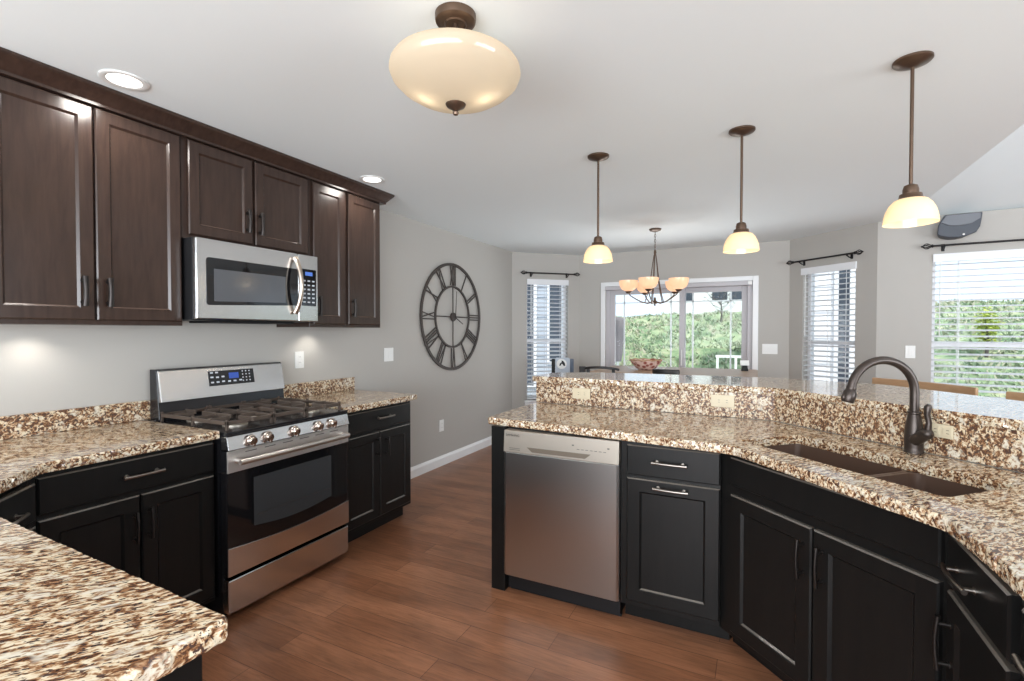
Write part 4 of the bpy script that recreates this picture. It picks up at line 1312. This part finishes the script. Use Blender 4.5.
c = thing('card_holder', 'small black holder with white card on the right end of the table', 'holder', (2.79, 5.50, 0.981), radians(10))
MB().prism([(-0.03, 0.0), (0.03, 0.0), (0.022, 0.055), (-0.022, 0.055)], -0.028, 0.028, lambda a, b_, h_: (a, h_, b_)).build('base', 'darkplastic', c, 0.003)
MB().prism([(-0.004, 0.0555), (0.004, 0.0555), (0.022, 0.105), (0.014, 0.105)], -0.04, 0.04, lambda a, b_, h_: (h_, a - 0.004, b_)).build('card', 'white', c)
# stools with tan crest rails behind the bar
def bar_stool(label, P, Q, ztop):
    mx, my = (P[0] + Q[0]) / 2, (P[1] + Q[1]) / 2
    w = hypot(Q[0] - P[0], Q[1] - P[1])
    a = atan2(Q[1] - P[1], Q[0] - P[0]) + pi
    return counter_chair(label, mx, my, a, w, ztop, 'tan', 'tan', 0.0, 0.085, 'tan bar stools behind the bar', 'bar_stool')
bar_stool('tan wooden bar stool back seen through the faucet arch', (3.59, 3.975), (3.97, 3.50), 1.075)
bar_stool('tan wooden bar stool back at the right picture edge behind the bar', (4.06, 3.41), (4.34, 2.88), 1.070)

# spectator stool with emblem back by the left bay window
c = thing('folding_chair', 'light backed chair with round white emblem before the left bay window', 'chair', (0.79, 5.60, -0.022), radians(22))
MB().prism(poly_round([(-0.088, 0.84), (0.088, 0.84), (0.088, 1.085), (-0.088, 1.085)], [0.02] * 4), -0.012, 0.012, lambda a, b_, h_: (a, h_, b_)).build('backrest', M('pale_blue_fabric', (0.50, 0.55, 0.62), 0.8), c, 0.004)
em = MB(); em.lathe([(0, 0), (0.062, 0), (0.062, 0.002), (0, 0.002)], 32, (-0.012, -0.0125, 1.01), Matrix.Rotation(pi / 2, 3, 'X')); em.build('emblem', 'white', c)
e2 = MB(); e2.prism([(-0.014, 1.052), (0.008, 1.045), (0.026, 1.02), (0.032, 0.985), (0.012, 0.985), (0.002, 1.005), (-0.014, 1.012), (-0.022, 0.99), (-0.04, 0.985), (-0.034, 1.015), (-0.012, 1.03)], -0.0165, -0.0147, lambda a, b_, h_: (a, h_, b_)); e2.build('emblem_mark', 'darkplastic', c)
for s, m_ in ((-1, 'darkplastic'), (1, M('slate_blue_fabric', (0.12, 0.15, 0.20), 0.8))):
    l = MB(); l.box(s * 0.112 - 0.022, s * 0.112 + 0.022, -0.02, 0.02, 0.80, 1.07); l.build('side_panel', m_, c, 0.008)
    l = MB(); l.tube([(s * 0.112, 0.0, 0.81), (s * 0.112, 0.03, 0.0)], 0.014, 8); l.build('leg', 'ironblack', c, auto=50)
    l = MB(); l.tube([(s * 0.112, 0.02, 0.62), (s * 0.112, -0.36, 0.0)], 0.014, 8); l.build('leg', 'ironblack', c, auto=50)
MB().box(-0.105, 0.105, -0.30, 0.02, 0.60, 0.63).build('seat', 'greycloth', c, 0.006)

# ------------------------------------------------------------------ outdoors
struct(MB().box(-3, 8, 6.64, 9.0, -0.20, -0.10).build('patio', 'concrete'))
hill = MB(); hill.smooth = True
nx, ny = 110, 90
random.seed(3)
def hz(x, y):
    t = min(max((y - 8.9) / 9.5, 0), 1)
    base = -0.12 + (2.05 + 0.03 * x) * (t ** 0.8)
    if y > 18.4: base += 0.02 * (y - 18.4)
    if y > 9.2:
        base += 0.07 * sin(x * 2.3 + y * 1.1) * sin(y * 2.7 - x * 0.6) + 0.04 * sin(x * 5.1 + 2 * sin(y * 3)) + 0.03 * sin(y * 6.3 + x * 1.7)
    return base
def hx(y): return -0.3 if y < 11.9 else max(-16.0, -0.3 - 14 * (y - 11.9))
def hp_(i, j):
    y = 9.0 + (44 - 9.0) * (j / ny) ** 1.5
    x = hx(y) + (22 - hx(y)) * i / nx
    return (x, y, hz(x, y))
gv = [[hill.v(hp_(i, j)) for i in range(nx + 1)] for j in range(ny + 1)]
for j in range(ny):
    for i in range(nx):
        c4 = gv[j][i].co
        if 3.0 < c4.x < 5.0 and c4.y < 10.4: continue
        hill.f([gv[j][i], gv[j][i + 1], gv[j + 1][i + 1], gv[j + 1][i]])
struct(hill.build('hillside', 'hill'))
struct(MB().box(-12, -0.31, 8.99, 11.9, -0.25, -0.12).build('lawn', 'hill'))
tf = MB()
for k in range(16000):
    y = 9.3 + 10 * random.random() ** 1.2
    x = 2.9 + y * random.uniform(-0.31, 1.05)
    if x < hx(y) + 0.1 or (2.9 < x < 5.1 and y < 10.6): continue
    z = hz(x, y) - 0.03
    tf.mi = random.choice((0, 1, 1, 1, 2)) if y < 14.5 else random.choice((0, 1, 2, 2))
    for q in range(2):
        a = random.uniform(0, pi * 2); w = random.uniform(0.02, 0.05); h_ = random.uniform(0.05, 0.14)
        dx, dy = cos(a) * w, sin(a) * w
        lx, ly = random.uniform(-0.08, 0.08), random.uniform(-0.08, 0.08)
        p0 = (x - dx, y - dy, z); p1 = (x + dx, y + dy, z); p2 = (x + lx + dx * 0.6, y + ly + dy * 0.6, z + h_ * 0.8); p3 = (x + lx * 1.2, y + ly * 1.2, z + h_)
        tf.f([tf.v(p) for p in (p0, p1, p2, p3)])
tag(tf.build('hillside_shrubs', ['leaf_green', 'leaf_pale', 'leaf_dry']), 'dense green scrub covering the slope outside the windows', 'shrubs', None, 'stuff')

def sapling(label, x, y, h_, leaf, nleaf, spread):
    z = hz(x, y)
    c = thing('sapling', label, 'tree', (x, y, z - 0.03))
    t = MB()
    t.tube([(0, 0, 0), (0.02, 0, h_ * 0.4), (-0.02, 0.02, h_ * 0.9)], [0.03, 0.022, 0.008], 8)
    tips = []
    for k in range(12):
        a = k * 2.4; z0 = h_ * (0.35 + 0.045 * k); L = spread * random.uniform(0.6, 1.0)
        tip = (cos(a) * L, sin(a) * L, z0 + L * 0.8)
        t.tube([(0, 0, z0), (cos(a) * L * 0.5, sin(a) * L * 0.5, z0 + L * 0.3), tip], [0.012, 0.008, 0.003], 6)
        tips.append(tip)
    t.build('trunk', 'bark', c, auto=60)
    lf = MB()
    for k in range(nleaf):
        b0 = random.choice(tips); s_ = random.random()
        p = Vector((b0[0] * (0.4 + 0.7 * s_), b0[1] * (0.4 + 0.7 * s_), b0[2] + random.uniform(-0.15, 0.1))) + Vector([random.uniform(-0.07, 0.07) for _ in range(3)])
        a = random.uniform(0, 2 * pi); w = random.uniform(0.02, 0.045)
        u_ = Vector((cos(a), sin(a), random.uniform(-0.5, 0.5))) * w; v_ = Vector((-sin(a), cos(a), random.uniform(-0.8, 0.8))) * w * 0.6
        lf.f([lf.v(p - u_), lf.v(p + v_), lf.v(p + u_), lf.v(p - v_)])
    lf.build('leaves', leaf, c)
    return c
random.seed(11)
sapling('small dark branching tree on the slope behind the right door pane', 1.9, 16.5, 0.75, 'bark', 160, 0.55)
sapling('bright yellow green sapling on the slope seen through the wide right window', 6.75, 12.2, 0.85, 'leaf_yellow', 600, 0.14)

c = thing('patio_umbrella', 'folded grey patio umbrella standing outside the left door pane', 'umbrella', (0.98, 7.5, -0.10))
MB().lathe([(0.055, 1.02), (0.075, 1.15), (0.10, 1.45), (0.115, 1.66), (0.06, 1.70), (0, 1.71)], 10).build('canopy', 'greycloth', c, auto=30)
MB().cyl((0, 0, 0.05), (0, 0, 1.70), 0.02, 10).build('pole', 'whitemetal', c, auto=40)
MB().lathe([(0, 0), (0.22, 0), (0.22, 0.04), (0.04, 0.07), (0, 0.07)], 24).build('base', 'ironblack', c, auto=40)

c = thing('white_railing', 'low white metal railing outside the right door pane', 'railing', (2.60, 8.6, -0.16))
for s in (-0.27, 0.0, 0.32):
    MB().box(s - 0.018, s + 0.018, -0.018, 0.018, 0, 1.16).build('post', 'whitemetal', c)
for z in (0.90, 1.12):
    MB().box(-0.30, 0.36, -0.014, 0.014, z, z + 0.04).build('rail', 'whitemetal', c)
r_ = MB(); r_.tube([(-0.27, 0, 0.78), (-0.1, 0, 0.86), (0.05, 0, 0.80), (0.2, 0, 0.87), (0.32, 0, 0.80)], 0.018, 8); r_.build('scroll', 'whitemetal', c, auto=60)

def house(name, label, x0, x1, y0, y1, z0, z1, wallm, roofh, wins):
    c = thing(name, label, 'house', ((x0 + x1) / 2, y0, z0))
    w = (x1 - x0) / 2; dpt = y1 - y0; H = z1 - z0
    sd = MB(); z = 0
    while z < H:
        zt = min(z + 0.2, H); sd.prism([(0.0, z), (0.0 - 0.02, z), (0.0, zt)], -w, w, lambda a, b_, h_: (h_, a, b_)); z += 0.2
    sd.box(-w, w, 0.0, dpt, 0, H)
    sd.build('walls', wallm, c)
    rf = MB(); rf.prism([(-w - 0.4, H), (w + 0.4, H), (0, H + roofh)], -0.4, dpt + 0.4, lambda a, b_, h_: (a, h_, b_)); rf.build('roof', 'roof', c)
    for (a, b_, za, zb) in wins:
        o = MB().box(a - 0.06, b_ + 0.06, -0.05, -0.021, za - 0.06, zb + 0.06).build('window', 'siding_white', c)
        MB().box(a, b_, -0.056, -0.0505, za, zb).build('pane', 'darkpane', o)
    return c
house('neighbor_house', 'grey blue sided house seen through the left bay window', -5.5, -0.35, 9.2, 11.5, -0.12, 4.2, 'siding_blue', 1.2, [(0.95, 1.22, 0.4, 2.4), (1.5, 1.75, 0.4, 2.6), (2.1, 2.35, 0.9, 2.7)])
house('garden_shed', 'white sided shed seen through the window right of the patio door', 3.22, 4.78, 9.05, 10.2, -0.12, 3.2, 'siding_white', 0.7, [(-0.62, -0.36, 0.3, 2.6), (0.02, 0.16, 0.3, 2.6), (0.42, 0.56, 0.3, 2.5)])
house('neighbor_house', 'pale house with dark windows above the slope behind the patio door', -2.6, 2.6, 34, 42, 2.4, 6.6, 'siding_white', 2.2, [(0.3, 1.2, 1.0, 1.75), (1.4, 2.3, 1.0, 1.75), (-1.6, -0.8, 1.0, 1.75)])
